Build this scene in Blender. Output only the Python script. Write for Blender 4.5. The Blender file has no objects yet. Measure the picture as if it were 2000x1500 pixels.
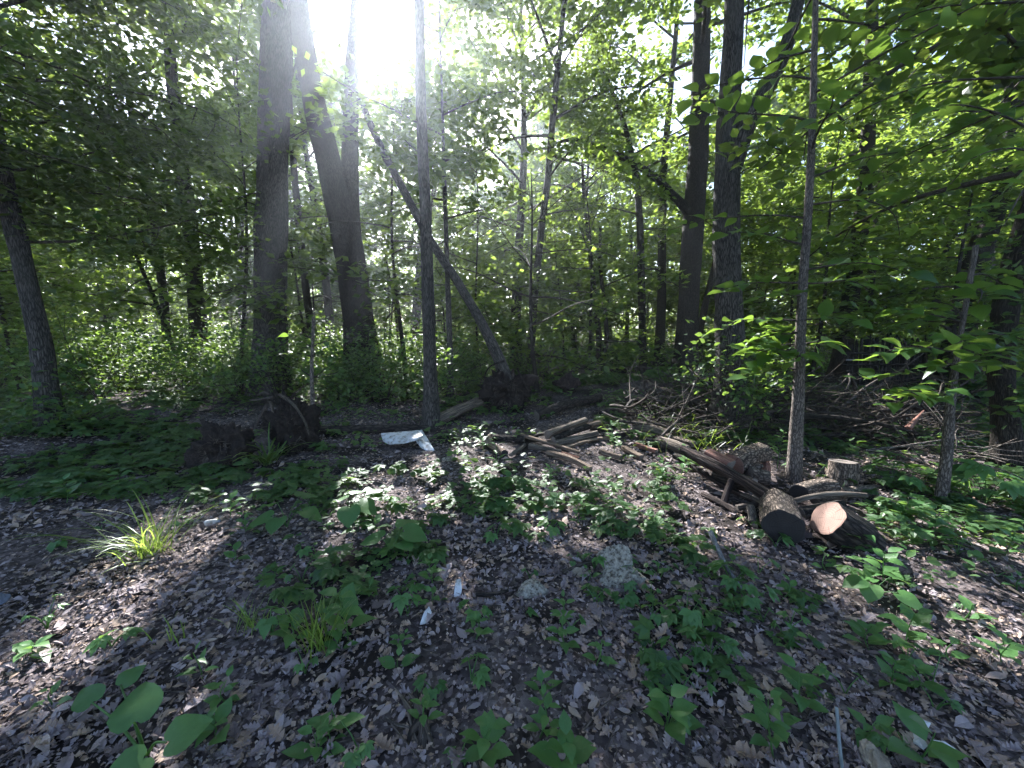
import bpy, math
import numpy as np
from mathutils import Vector, Matrix

# ------------------------------------------------------------------ camera, sky, sun, exposure
scn = bpy.context.scene
COL = scn.collection
PITCH = math.radians(-8.3)
CAMH = 1.6
FPX = 751.0                      # focal length in photograph pixels (2000 wide)
cam_d = bpy.data.cameras.new('camera')
cam_d.sensor_width = 36.0
cam_d.lens = 36.0 * FPX / 2000.0
cam_d.clip_start = 0.05
cam_d.clip_end = 1000.0
cam = bpy.data.objects.new('camera', cam_d)
COL.objects.link(cam)
cam.location = (0, 0, CAMH)
cam.rotation_euler = (math.radians(90) + PITCH, 0, 0)
scn.camera = cam

CAM = np.array([0.0, 0.0, CAMH])
FW = np.array([0.0, math.cos(PITCH), math.sin(PITCH)])
UP = np.array([0.0, -math.sin(PITCH), math.cos(PITCH)])

SUN_EL = math.radians(33.7)
SUN_AZ = math.radians(-17.4)     # measured from +Y towards +X
SUN = np.array([math.cos(SUN_EL) * math.sin(SUN_AZ), math.cos(SUN_EL) * math.cos(SUN_AZ), math.sin(SUN_EL)])

world = bpy.data.worlds.new('World')
scn.world = world
world.use_nodes = True
wn = world.node_tree.nodes
wl = world.node_tree.links
sky = wn.new('ShaderNodeTexSky')
sky.sky_type = 'NISHITA'
sky.sun_disc = False
sky.sun_elevation = SUN_EL
sky.sun_rotation = SUN_AZ
sky.air_density = 1.0
sky.dust_density = 1.5
sky.ozone_density = 1.0
bg = wn['Background']
bg.inputs['Strength'].default_value = 0.073
wl.new(sky.outputs['Color'], bg.inputs['Color'])

sun_d = bpy.data.lights.new('sun', 'SUN')
sun_d.energy = 5.0
sun_d.angle = math.radians(0.53)
sun_d.color = (1.0, 0.965, 0.91)
sun = bpy.data.objects.new('sun', sun_d)
COL.objects.link(sun)
sun.location = (0, 0, 40)
sun.rotation_euler = Vector(SUN).to_track_quat('Z', 'Y').to_euler()

scn.view_settings.view_transform = 'Standard'
scn.view_settings.look = 'None'
scn.view_settings.exposure = 2.45
scn.view_settings.gamma = 1.0
scn.view_settings.use_curve_mapping = False
scn.view_settings.use_white_balance = True      # the photograph is balanced on the cool side
scn.view_settings.white_balance_temperature = 6150
scn.view_settings.white_balance_tint = 11
scn.render.engine = 'CYCLES'
cy = scn.cycles
cy.max_bounces = 5
cy.diffuse_bounces = 3
cy.glossy_bounces = 2
cy.transmission_bounces = 4
cy.volume_bounces = 0
cy.transparent_max_bounces = 4
cy.caustics_reflective = False
cy.caustics_refractive = False
cy.sample_clamp_indirect = 6.0
cy.use_denoising = True
cy.denoiser = 'OPENIMAGEDENOISE'
cy.use_adaptive_sampling = True
cy.adaptive_threshold = 0.035

HAZE_DENSITY = 0.0020

# ------------------------------------------------------------------ small numeric helpers
RNG = np.random.default_rng(7)


def nrm(v):
    return v / np.maximum(np.linalg.norm(v, axis=-1, keepdims=True), 1e-9)


def ray(px, py):
    cx, cyy = (px - 1000.0) / FPX, (750.0 - py) / FPX
    return FW + cx * np.array([1.0, 0, 0]) + cyy * UP


def to_px(p):
    d = np.asarray(p) - CAM
    dep = np.maximum(d @ FW, 0.02)
    return 1000.0 + FPX * d[..., 0] / dep, 750.0 - FPX * (d @ UP) / dep, dep


class Noise:
    """cheap smooth 3-D value noise"""
    def __init__(self, seed):
        self.t = np.random.default_rng(seed).random((32, 32, 32)) * 2 - 1

    def __call__(self, p, scale=1.0):
        p = np.asarray(p, float) * scale
        i = np.floor(p).astype(int)
        f = p - i
        f = f * f * (3 - 2 * f)
        r = 0
        for dx in (0, 1):
            for dy in (0, 1):
                for dz in (0, 1):
                    w = ((f[..., 0] if dx else 1 - f[..., 0]) * (f[..., 1] if dy else 1 - f[..., 1]) * (f[..., 2] if dz else 1 - f[..., 2]))
                    r = r + w * self.t[(i[..., 0] + dx) % 32, (i[..., 1] + dy) % 32, (i[..., 2] + dz) % 32]
        return r

    def fbm(self, p, scale=1.0, octaves=3):
        s, a = 0, 1.0
        for k in range(octaves):
            s = s + a * self(np.asarray(p) + 7.3 * k, scale)
            scale *= 2.1
            a *= 0.5
        return s


NZ = Noise(3)
NZ2 = Noise(11)


def height(x, y):
    x = np.asarray(x, float)
    y = np.asarray(y, float)
    p = np.stack([x, y, 0 * x], -1)
    h = 0.10 * NZ.fbm(p, 0.45, 2) + 0.022 * NZ2.fbm(p, 2.3, 3)
    far = np.clip((np.hypot(x, y) - 3) / 10, 0, 1)
    h = h * (0.45 + 0.8 * far)
    # rise under the brush heap, and the low bank at the left
    h = h + 0.48 * np.exp(-(((x - 4.4) / 3.0) ** 2 + ((y - 8.6) / 1.3) ** 2))
    h = h + 0.20 * np.exp(-(((x + 6.8) / 1.8) ** 2 + ((y - 5.6) / 1.6) ** 2))
    h = h + 0.15 * np.exp(-(((x + 0.3) / 4.0) ** 2 + ((y - 8.2) / 1.5) ** 2))
    return h - 0.03


def G(px, py, dz=0.0):
    """where the line of sight meets the ground (plus dz)"""
    d = ray(px, py)
    z = 0.0
    for _ in range(14):
        t = (z + dz - CAMH) / min(d[2], -0.02)
        t = min(t, 60)
        p = CAM + d * t
        z = float(height(p[0], p[1]))
    p[2] = z + dz
    return p


def AT(px, py, Y):
    d = ray(px, py)
    return CAM + d * (Y / d[1])


# sunlit places on the ground (photo pixel ellipses: cx, cy, rx, ry, angle) -> gaps in the canopy on the sun side of them
LIT = [(1100, 960, 230, 50, 0), (760, 985, 110, 45, 0), (1180, 905, 150, 45, 0), (560, 1040, 90, 50, 0), (1960, 1150, 160, 95, 15), (1690, 1010, 80, 50, 0), (2250, 1200, 330, 150, 15), (170, 1195, 230, 55, -39), (40, 1330, 150, 60, -39), (305, 1040, 75, 50, 0), (640, 1010, 105, 60, -10), (490, 1150, 120, 45, -58),
       (1060, 920, 200, 55, 0), (1300, 930, 130, 80, 0), (1230, 960, 140, 55, 0), (1850, 1130, 240, 115, 28), (1900, 970, 170, 100, 0), (1830, 1030, 150, 60, 0),
       (1480, 900, 90, 40, 0), (1610, 985, 60, 40, 0), (700, 735, 150, 60, 0), (330, 730, 110, 65, 0), (375, 1390, 50, 130, 20),
       (820, 760, 70, 45, 0), (120, 780, 90, 30, 0), (1720, 930, 90, 40, 0), (1130, 1040, 80, 40, 0),
       (700, 1440, 80, 35, -30), (950, 940, 60, 30, 0), (1380, 1060, 45, 50, 0), (900, 1130, 30, 25, 0), (1790, 1230, 120, 45, 30), (1420, 1010, 60, 60, 0)]
_tan = SUN[:2] / SUN[2]


def lit_mask(p, grow=1.0):
    """True where the point stands between the sun and a sunlit place, or between the camera and the sun"""
    g = p[:, :2] - _tan * p[:, 2:3]
    gp = np.stack([g[:, 0], g[:, 1], 0 * g[:, 0]], -1)
    u, v, dep = to_px(gp)
    ok = ((gp - CAM) @ FW > 0.3) & (g[:, 1] < 15.0)
    m = np.zeros(len(p), bool)
    wob = 0.30 * NZ2(gp, 2.6) + 0.2 * NZ(gp, 6.0)
    for cx, cyy, rx, ry, a in LIT:
        c, s = math.cos(math.radians(a)), math.sin(math.radians(a))
        du, dv = u - cx, v - cyy
        e = ((du * c + dv * s) / rx) ** 2 + ((-du * s + dv * c) / ry) ** 2
        m |= ok & (np.sqrt(e) + wob < grow)
    return m


def sun_gap(p):  # leaves cleared wide so bright sky stands in for the sun's bloom
    u, v, dep = to_px(p)
    e = np.sqrt(((u - 712) / 135) ** 2 + ((v + 5) / 125) ** 2) + 0.25 * NZ(p, 0.9)
    return e < 1.0


def carve(p, rng, limit=0.985):
    kill = lit_mask(p, 1.34) | (lit_mask(p, 1.42) & (rng.random(len(p)) < limit))
    kill |= sun_gap(p) & (rng.random(len(p)) < 0.97)
    d = np.linalg.norm(p - CAM, axis=1)
    kill |= d < 2.3
    return ~kill


# ------------------------------------------------------------------ mesh assembling
class MB:
    def __init__(self):
        self.v, self.n = [], 0
        self.t, self.q = [], []
        self.tm, self.qm = [], []
        self.tt, self.qt = [], []
        self.b = []

    def add(self, v, f, mat=0, tint=0.5, bark=None):
        v = np.asarray(v, np.float32).reshape(-1, 3)
        f = np.asarray(f, np.int64)
        if len(f) == 0:
            return self
        k = f.shape[-1]
        f = f.reshape(-1, k) + self.n
        m = np.full(len(f), mat, np.int32)
        tt = np.broadcast_to(np.asarray(tint, np.float32), (len(f),)) if np.ndim(tint) == 0 else np.asarray(tint, np.float32)
        if k == 3:
            self.t.append(f); self.tm.append(m); self.tt.append(tt)
        else:
            self.q.append(f); self.qm.append(m); self.qt.append(tt)
        self.v.append(v)
        self.b.append(np.asarray(bark, np.float32).reshape(-1, 3) if bark is not None else v)
        self.n += len(v)
        return self

    def mesh(self, name, mats, smooth=True):
        me = bpy.data.meshes.new(name)
        v = np.concatenate(self.v) if self.v else np.zeros((0, 3), np.float32)
        t = np.concatenate(self.t) if self.t else np.zeros((0, 3), np.int64)
        q = np.concatenate(self.q) if self.q else np.zeros((0, 4), np.int64)
        me.vertices.add(len(v))
        me.vertices.foreach_set('co', v.ravel())
        nl = t.size + q.size
        me.loops.add(nl)
        me.loops.foreach_set('vertex_index', np.concatenate([t.ravel(), q.ravel()]).astype(np.int32))
        npol = len(t) + len(q)
        me.polygons.add(npol)
        tot = np.concatenate([np.full(len(t), 3), np.full(len(q), 4)]).astype(np.int32)
        st = np.concatenate([[0], np.cumsum(tot)[:-1]]).astype(np.int32)
        me.polygons.foreach_set('loop_start', st)
        me.polygons.foreach_set('loop_total', tot)
        me.polygons.foreach_set('material_index', np.concatenate(self.tm + self.qm).astype(np.int32))
        me.polygons.foreach_set('use_smooth', np.full(npol, bool(smooth)))
        a = me.attributes.new('tint', 'FLOAT', 'FACE')
        a.data.foreach_set('value', np.concatenate(self.tt + self.qt).astype(np.float32))
        a = me.attributes.new('barkco', 'FLOAT_VECTOR', 'POINT')
        a.data.foreach_set('vector', np.concatenate(self.b).ravel())
        for m in mats:
            me.materials.append(m)
        me.update(calc_edges=True)
        return me

    def build(self, name, mats, parent=None, smooth=True):
        return link(name, self.mesh(name, mats, smooth), parent)


def link(name, data, parent=None, loc=None):
    o = bpy.data.objects.new(name, data)
    COL.objects.link(o)
    if parent is not None:
        o.parent = parent
    if loc is not None:
        o.location = loc
    return o


def tag(o, label=None, cat=None, group=None, kind=None):
    if label:
        o['label'] = label
    if cat:
        o['category'] = cat
    if group:
        o['group'] = group
    if kind:
        o['kind'] = kind
    return o


def thing(name, label, cat, loc=(0, 0, 0), group=None):
    return tag(link(name, None, None, tuple(float(c) for c in loc)), label, cat, group)


def resample(P, R, n):
    P, R = np.asarray(P, float), np.asarray(R, float)
    s = np.concatenate([[0], np.cumsum(np.linalg.norm(np.diff(P, axis=0), axis=1))])
    # Catmull-Rom style smoothing through dense linear interpolation + box blur
    t = np.linspace(0, s[-1], n)
    Q = np.stack([np.interp(t, s, P[:, k]) for k in range(3)], -1)
    r = np.interp(t, s, R)
    for _ in range(2):
        Q[1:-1] = 0.25 * Q[:-2] + 0.5 * Q[1:-1] + 0.25 * Q[2:]
        r[1:-1] = 0.25 * r[:-2] + 0.5 * r[1:-1] + 0.25 * r[2:]
    return Q, r, t


def tube(P, R, sides=10, rough=0.0, rough_scale=8.0, seed=0.0, cap=True, ridge=0.0, lobes=None):
    """returns verts, quads, bark coordinates; end caps are closed with a point"""
    P = np.asarray(P, float)
    R = np.asarray(R, float)
    n = len(P)
    T = nrm(np.gradient(P, axis=0))
    ref = np.array([1.0, 0, 0]) if abs(T[0][0]) < 0.8 else np.array([0, 1.0, 0])
    U = np.zeros_like(P)
    u = nrm(ref - T[0] * (ref @ T[0]))
    for i in range(n):
        u = nrm(u - T[i] * (u @ T[i]))
        U[i] = u
    W = np.cross(T, U)
    a = np.linspace(0, 2 * np.pi, sides, endpoint=False)
    s = np.concatenate([[0], np.cumsum(np.linalg.norm(np.diff(P, axis=0), axis=1))])
    ca, sa = np.cos(a), np.sin(a)
    rm = max(float(R.max()), 1e-4)
    bark = np.stack([np.broadcast_to(ca * rm, (n, sides)), np.broadcast_to(sa * rm, (n, sides)), np.broadcast_to(s[:, None], (n, sides))], -1) + seed
    rr = np.repeat(R[:, None], sides, 1)
    if lobes is not None:
        rr = rr * lobes(a[None, :], s[:, None])
    if rough:
        rr = rr * (1 + rough * NZ.fbm(bark * np.array([1, 1, 0.35]), rough_scale, 2))
    if ridge:
        rr = rr + rm * ridge * (np.abs(NZ2(bark * np.array([1, 1, 0.12]), 3.2 / rm * 1.3)) - 0.3)
    V = P[:, None, :] + rr[..., None] * (ca[None, :, None] * U[:, None, :] + sa[None, :, None] * W[:, None, :])
    i = np.arange(n - 1)[:, None] * sides
    j = np.arange(sides)[None, :]
    j2 = (j + 1) % sides
    F = np.stack([i + j, i + j2, i + sides + j2, i + sides + j], -1).reshape(-1, 4)
    return V.reshape(-1, 3), F, bark.reshape(-1, 3)


def fan(ring, centre):
    n = len(ring)
    v = np.concatenate([ring, [centre]])
    f = np.stack([np.arange(n), (np.arange(n) + 1) % n, np.full(n, n)], -1)
    return v, f


# ------------------------------------------------------------------ materials
def newmat(name):
    m = bpy.data.materials.new(name)
    m.use_nodes = True
    nt = m.node_tree
    for nd in list(nt.nodes):
        nt.nodes.remove(nd)
    out = nt.nodes.new('ShaderNodeOutputMaterial')
    return m, nt, out


def ramp(nt, stops):
    r = nt.nodes.new('ShaderNodeValToRGB')
    el = r.color_ramp.elements
    while len(el) > 1:
        el.remove(el[-1])
    for k, (p, c) in enumerate(stops):
        e = el[0] if k == 0 else el.new(p)
        e.position = p
        e.color = (*c, 1)
    return r


def leaf_mat(name, dark, mid, light, trans, tfac=0.42, rough=0.42, spec=0.45, objrand=False, veins=0.0):
    m, nt, out = newmat(name)
    N, L = nt.nodes.new, nt.links.new
    at = N('ShaderNodeAttribute'); at.attribute_name = 'tint'
    fac = at.outputs['Fac']
    if objrand:
        oi = N('ShaderNodeObjectInfo')
        mx = N('ShaderNodeMath'); mx.operation = 'ADD'
        ml = N('ShaderNodeMath'); ml.operation = 'MULTIPLY'; ml.inputs[1].default_value = 0.5
        L(oi.outputs['Random'], ml.inputs[0])
        m2 = N('ShaderNodeMath'); m2.operation = 'MULTIPLY'; m2.inputs[1].default_value = 0.5
        L(fac, m2.inputs[0])
        L(ml.outputs[0], mx.inputs[0]); L(m2.outputs[0], mx.inputs[1])
        fac = mx.outputs[0]
    r = ramp(nt, [(0.0, dark), (0.55, mid), (1.0, light)])
    L(fac, r.inputs['Fac'])
    tc = N('ShaderNodeTexCoord')
    no = N('ShaderNodeTexNoise'); no.inputs['Scale'].default_value = 9.0; no.inputs['Detail'].default_value = 2
    L(tc.outputs['Object'], no.inputs['Vector'])
    hs = N('ShaderNodeHueSaturation')
    mr = N('ShaderNodeMapRange'); mr.inputs[3].default_value = 0.7; mr.inputs[4].default_value = 1.25
    L(no.outputs['Fac'], mr.inputs[0])
    L(mr.outputs[0], hs.inputs['Value'])
    L(r.outputs['Color'], hs.inputs['Color'])
    p = N('ShaderNodeBsdfPrincipled')
    L(hs.outputs['Color'], p.inputs['Base Color'])
    p.inputs['Roughness'].default_value = rough
    p.inputs['Specular IOR Level'].default_value = spec
    t = N('ShaderNodeBsdfTranslucent')
    mt = N('ShaderNodeMix'); mt.data_type = 'RGBA'; mt.blend_type = 'MULTIPLY'; mt.inputs[0].default_value = 1.0
    mr2 = N('ShaderNodeMapRange'); mr2.inputs[3].default_value = 0.55; mr2.inputs[4].default_value = 1.2
    L(fac, mr2.inputs[0])
    mt.inputs[6].default_value = (*trans, 1)
    L(mr2.outputs[0], mt.inputs[7])
    L(mt.outputs[2], t.inputs['Color'])
    mix = N('ShaderNodeMixShader'); mix.inputs[0].default_value = tfac
    L(p.outputs[0], mix.inputs[1]); L(t.outputs[0], mix.inputs[2])
    L(mix.outputs[0], out.inputs['Surface'])
    return m


def bark_mat(name, dark, light, scale=14.0, stretch=0.16, bump=0.6, moss=0.0, rough=0.9):
    m, nt, out = newmat(name)
    N, L = nt.nodes.new, nt.links.new
    at = N('ShaderNodeAttribute'); at.attribute_name = 'barkco'
    mp = N('ShaderNodeMapping'); mp.inputs['Scale'].default_value = (1, 1, stretch)
    L(at.outputs['Vector'], mp.inputs['Vector'])
    n1 = N('ShaderNodeTexNoise'); n1.inputs['Scale'].default_value = scale; n1.inputs['Detail'].default_value = 6; n1.inputs['Roughness'].default_value = 0.65
    L(mp.outputs[0], n1.inputs['Vector'])
    v = N('ShaderNodeTexVoronoi'); v.feature = 'DISTANCE_TO_EDGE'; v.inputs['Scale'].default_value = scale * 1.6
    wp = N('ShaderNodeMix'); wp.data_type = 'RGBA'; wp.blend_type = 'ADD'; wp.inputs[0].default_value = 0.06
    L(mp.outputs[0], wp.inputs[6]); L(n1.outputs['Color'], wp.inputs[7])
    L(wp.outputs[2], v.inputs['Vector'])
    mr = N('ShaderNodeMapRange'); mr.inputs[1].default_value = 0.0; mr.inputs[2].default_value = 0.25
    L(v.outputs['Distance'], mr.inputs[0])
    mu = N('ShaderNodeMath'); mu.operation = 'MULTIPLY'
    L(mr.outputs[0], mu.inputs[0]); L(n1.outputs['Fac'], mu.inputs[1])
    r = ramp(nt, [(0.05, dark), (0.55, light), (0.9, tuple(min(1, c * 1.35) for c in light))])
    L(mu.outputs[0], r.inputs['Fac'])
    # broad blotches of lichen or damp along the stem
    n2 = N('ShaderNodeTexNoise'); n2.inputs['Scale'].default_value = 2.2; n2.inputs['Detail'].default_value = 4
    L(at.outputs['Vector'], n2.inputs['Vector'])
    mr2 = N('ShaderNodeMapRange'); mr2.inputs[1].default_value = 0.45; mr2.inputs[2].default_value = 0.7
    mr2.inputs[4].default_value = 0.35 + moss
    L(n2.outputs['Fac'], mr2.inputs[0])
    mm = N('ShaderNodeMix'); mm.data_type = 'RGBA'
    L(mr2.outputs[0], mm.inputs[0]); L(r.outputs['Color'], mm.inputs[6])
    mm.inputs[7].default_value = (0.10, 0.12, 0.07, 1) if moss else (light[0] * 0.7, light[1] * 0.75, light[2] * 0.75, 1)
    p = N('ShaderNodeBsdfPrincipled')
    L(mm.outputs[2], p.inputs['Base Color'])
    p.inputs['Roughness'].default_value = rough
    p.inputs['Specular IOR Level'].default_value = 0.25
    b = N('ShaderNodeBump'); b.inputs['Strength'].default_value = bump; b.inputs['Distance'].default_value = 0.02
    L(mu.outputs[0], b.inputs['Height']); L(b.outputs[0], p.inputs['Normal'])
    L(p.outputs[0], out.inputs['Surface'])
    return m


def noise_mat(name, stops, scale=6.0, detail=6, rough=0.9, bump=0.4, dist=0.02, coord='Object', spec=0.3, tint=False):
    m, nt, out = newmat(name)
    N, L = nt.nodes.new, nt.links.new
    tc = N('ShaderNodeTexCoord')
    n1 = N('ShaderNodeTexNoise'); n1.inputs['Scale'].default_value = scale; n1.inputs['Detail'].default_value = detail; n1.inputs['Roughness'].default_value = 0.65
    L(tc.outputs[coord], n1.inputs['Vector'])
    r = ramp(nt, stops)
    fac = n1.outputs['Fac']
    if tint:
        at = N('ShaderNodeAttribute'); at.attribute_name = 'tint'
        oi = N('ShaderNodeObjectInfo')
        a = N('ShaderNodeMath'); a.operation = 'MULTIPLY_ADD'; a.inputs[1].default_value = 0.35
        L(n1.outputs['Fac'], a.inputs[0])
        ad = N('ShaderNodeMath'); ad.operation = 'ADD'
        L(at.outputs['Fac'], ad.inputs[0]); L(oi.outputs['Random'], ad.inputs[1])
        h = N('ShaderNodeMath'); h.operation = 'FRACT'
        L(ad.outputs[0], h.inputs[0])
        s = N('ShaderNodeMath'); s.operation = 'MULTIPLY'; s.inputs[1].default_value = 0.7
        L(h.outputs[0], s.inputs[0])
        L(s.outputs[0], a.inputs[2])
        fac = a.outputs[0]
    L(fac, r.inputs['Fac'])
    p = N('ShaderNodeBsdfPrincipled')
    L(r.outputs['Color'], p.inputs['Base Color'])
    p.inputs['Roughness'].default_value = rough
    p.inputs['Specular IOR Level'].default_value = spec
    if bump:
        b = N('ShaderNodeBump'); b.inputs['Strength'].default_value = bump; b.inputs['Distance'].default_value = dist
        L(n1.outputs['Fac'], b.inputs['Height']); L(b.outputs[0], p.inputs['Normal'])
    L(p.outputs[0], out.inputs['Surface'])
    return m


def ring_mat(name, dark, light, rings=60.0):
    m, nt, out = newmat(name)
    N, L = nt.nodes.new, nt.links.new
    at = N('ShaderNodeAttribute'); at.attribute_name = 'barkco'
    ln = N('ShaderNodeVectorMath'); ln.operation = 'LENGTH'
    L(at.outputs['Vector'], ln.inputs[0])
    sx = N('ShaderNodeSeparateXYZ'); L(at.outputs['Vector'], sx.inputs[0])
    an = N('ShaderNodeMath'); an.operation = 'ARCTAN2'; L(sx.outputs[1], an.inputs[0]); L(sx.outputs[0], an.inputs[1])
    cb = N('ShaderNodeCombineXYZ'); L(an.outputs[0], cb.inputs[0]); L(ln.outputs['Value'], cb.inputs[1])
    cs = N('ShaderNodeVectorMath'); cs.operation = 'MULTIPLY'; cs.inputs[1].default_value = (5.0, 4.0, 1.0)
    L(cb.outputs[0], cs.inputs[0])
    ck = N('ShaderNodeTexNoise'); ck.inputs['Scale'].default_value = 1.3; ck.inputs['Detail'].default_value = 3
    L(cs.outputs[0], ck.inputs['Vector'])
    cm = N('ShaderNodeMapRange'); cm.inputs[1].default_value = 0.60; cm.inputs[2].default_value = 0.66; cm.inputs[3].default_value = 1.0; cm.inputs[4].default_value = 0.15
    L(ck.outputs['Fac'], cm.inputs[0])
    no = N('ShaderNodeTexNoise'); no.inputs['Scale'].default_value = 14; no.inputs['Detail'].default_value = 4
    L(at.outputs['Vector'], no.inputs['Vector'])
    ma = N('ShaderNodeMath'); ma.operation = 'MULTIPLY_ADD'; ma.inputs[1].default_value = 0.02
    L(no.outputs['Fac'], ma.inputs[0]); L(ln.outputs['Value'], ma.inputs[2])
    sc = N('ShaderNodeMath'); sc.operation = 'MULTIPLY'; sc.inputs[1].default_value = rings * 6.0
    L(ma.outputs[0], sc.inputs[0])
    si = N('ShaderNodeMath'); si.operation = 'SINE'; L(sc.outputs[0], si.inputs[0])
    mr = N('ShaderNodeMapRange'); mr.inputs[1].default_value = -1; mr.inputs[2].default_value = 1; mr.inputs[3].default_value = 0.43; mr.inputs[4].default_value = 0.55
    L(si.outputs[0], mr.inputs[0])
    n2 = N('ShaderNodeTexNoise'); n2.inputs['Scale'].default_value = 9; n2.inputs['Detail'].default_value = 5
    L(at.outputs['Vector'], n2.inputs['Vector'])
    mu = N('ShaderNodeMath'); mu.operation = 'MULTIPLY'; L(mr.outputs[0], mu.inputs[0])
    mr3 = N('ShaderNodeMapRange'); mr3.inputs[3].default_value = 0.4; mr3.inputs[4].default_value = 2.0
    L(n2.outputs['Fac'], mr3.inputs[0]); L(mr3.outputs[0], mu.inputs[1])
    mk = N('ShaderNodeMath'); mk.operation = 'MULTIPLY'; L(mu.outputs[0], mk.inputs[0]); L(cm.outputs[0], mk.inputs[1])
    r = ramp(nt, [(0.05, tuple(c * 0.4 for c in dark)), (0.25, dark), (0.9, light)])
    L(mk.outputs[0], r.inputs['Fac'])
    p = N('ShaderNodeBsdfPrincipled'); p.inputs['Roughness'].default_value = 0.85
    L(r.outputs['Color'], p.inputs['Base Color'])
    b = N('ShaderNodeBump'); b.inputs['Strength'].default_value = 0.3; b.inputs['Distance'].default_value = 0.005
    L(mu.outputs[0], b.inputs['Height']); L(b.outputs[0], p.inputs['Normal'])
    L(p.outputs[0], out.inputs['Surface'])
    return m


M = {}
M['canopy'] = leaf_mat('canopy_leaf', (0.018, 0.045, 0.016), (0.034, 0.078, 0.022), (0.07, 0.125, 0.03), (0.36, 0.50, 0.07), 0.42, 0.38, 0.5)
M['sapling_leaf'] = leaf_mat('sapling_leaf', (0.022, 0.058, 0.015), (0.04, 0.10, 0.022), (0.075, 0.15, 0.03), (0.30, 0.48, 0.06), 0.38, 0.4, 0.5, objrand=True)
M['herb'] = leaf_mat('herb_leaf', (0.04, 0.10, 0.032), (0.068, 0.165, 0.046), (0.11, 0.21, 0.062), (0.26, 0.45, 0.08), 0.32, 0.45, 0.45, objrand=True)
M['cover'] = leaf_mat('cover_leaf', (0.026, 0.066, 0.026), (0.052, 0.115, 0.038), (0.10, 0.17, 0.045), (0.30, 0.46, 0.07), 0.36, 0.5, 0.36)
M['grass'] = leaf_mat('grass_blade', (0.04, 0.09, 0.02), (0.07, 0.15, 0.03), (0.13, 0.22, 0.05), (0.45, 0.6, 0.10), 0.42, 0.4, 0.4)
M['pale_leaf'] = leaf_mat('pale_leaf', (0.12, 0.2, 0.13), (0.16, 0.25, 0.17), (0.2, 0.3, 0.2), (0.3, 0.45, 0.15), 0.25, 0.5, 0.4)
M['litter'] = noise_mat('dead_leaf', [(0.0, (0.03, 0.022, 0.021)), (0.2, (0.11, 0.083, 0.08)), (0.42, (0.21, 0.168, 0.166)), (0.6, (0.30, 0.255, 0.26)), (0.72, (0.25, 0.175, 0.125)), (0.84, (0.33, 0.25, 0.19)), (1.0, (0.50, 0.43, 0.42))], 30, 4, 0.8, 0.5, 0.004, tint=True)


def soil_mat():
    # crumbled leaf mould with patches of bare dark humus
    m, nt, out = newmat('soil')
    N, L = nt.nodes.new, nt.links.new
    tc = N('ShaderNodeTexCoord')
    vo = N('ShaderNodeTexVoronoi'); vo.inputs['Scale'].default_value = 42; vo.inputs['Randomness'].default_value = 1.0
    n1 = N('ShaderNodeTexNoise'); n1.inputs['Scale'].default_value = 26; n1.inputs['Detail'].default_value = 9; n1.inputs['Roughness'].default_value = 0.7
    L(tc.outputs['Object'], n1.inputs['Vector'])
    wp = N('ShaderNodeMix'); wp.data_type = 'RGBA'; wp.blend_type = 'ADD'; wp.inputs[0].default_value = 0.04
    L(tc.outputs['Object'], wp.inputs[6]); L(n1.outputs['Color'], wp.inputs[7]); L(wp.outputs[2], vo.inputs['Vector'])
    sp = N('ShaderNodeSeparateColor'); L(vo.outputs['Color'], sp.inputs[0])
    ma = N('ShaderNodeMath'); ma.operation = 'MULTIPLY'; L(sp.outputs[0], ma.inputs[0]); L(n1.outputs['Fac'], ma.inputs[1])
    r = ramp(nt, [(0.0, (0.03, 0.023, 0.022)), (0.25, (0.095, 0.075, 0.072)), (0.5, (0.20, 0.165, 0.16)), (0.7, (0.30, 0.25, 0.24))])
    L(ma.outputs[0], r.inputs['Fac'])
    n2 = N('ShaderNodeTexNoise'); n2.inputs['Scale'].default_value = 1.5; n2.inputs['Detail'].default_value = 5
    L(tc.outputs['Object'], n2.inputs['Vector'])
    mr = N('ShaderNodeMapRange'); mr.inputs[1].default_value = 0.46; mr.inputs[2].default_value = 0.60
    L(n2.outputs['Fac'], mr.inputs[0])
    mx = N('ShaderNodeMix'); mx.data_type = 'RGBA'
    L(mr.outputs[0], mx.inputs[0]); L(r.outputs['Color'], mx.inputs[6]); mx.inputs[7].default_value = (0.022, 0.017, 0.015, 1)
    p = N('ShaderNodeBsdfPrincipled'); p.inputs['Roughness'].default_value = 0.95; p.inputs['Specular IOR Level'].default_value = 0.2
    L(mx.outputs[2], p.inputs['Base Color'])
    b = N('ShaderNodeBump'); b.inputs['Strength'].default_value = 0.9; b.inputs['Distance'].default_value = 0.015
    L(ma.outputs[0], b.inputs['Height']); L(b.outputs[0], p.inputs['Normal'])
    L(p.outputs[0], out.inputs['Surface'])
    return m


M['soil'] = soil_mat()
M['clod'] = noise_mat('root_earth', [(0.3, (0.008, 0.006, 0.006)), (0.55, (0.024, 0.018, 0.015)), (0.8, (0.085, 0.065, 0.055))], 26, 9, 0.97, 0.9, 0.03)
M['bark'] = bark_mat('grey_bark', (0.022, 0.02, 0.018), (0.135, 0.122, 0.108), 20, 0.26, 1.0)
M['bark_dark'] = bark_mat('dark_bark', (0.02, 0.017, 0.014), (0.075, 0.062, 0.05), 22, 0.3, 1.0)
M['bark_pale'] = bark_mat('pale_bark', (0.055, 0.046, 0.04), (0.26, 0.22, 0.19), 26, 0.4, 0.8)  # shared pale bark; sunlight on the sapling stem is put into its colour
M['bark_twig'] = bark_mat('twig_bark', (0.03, 0.024, 0.02), (0.12, 0.098, 0.082), 40, 0.2, 0.4)
M['bark_log'] = bark_mat('log_bark', (0.03, 0.022, 0.018), (0.29, 0.225, 0.175), 24, 0.45, 1.0)
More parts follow.
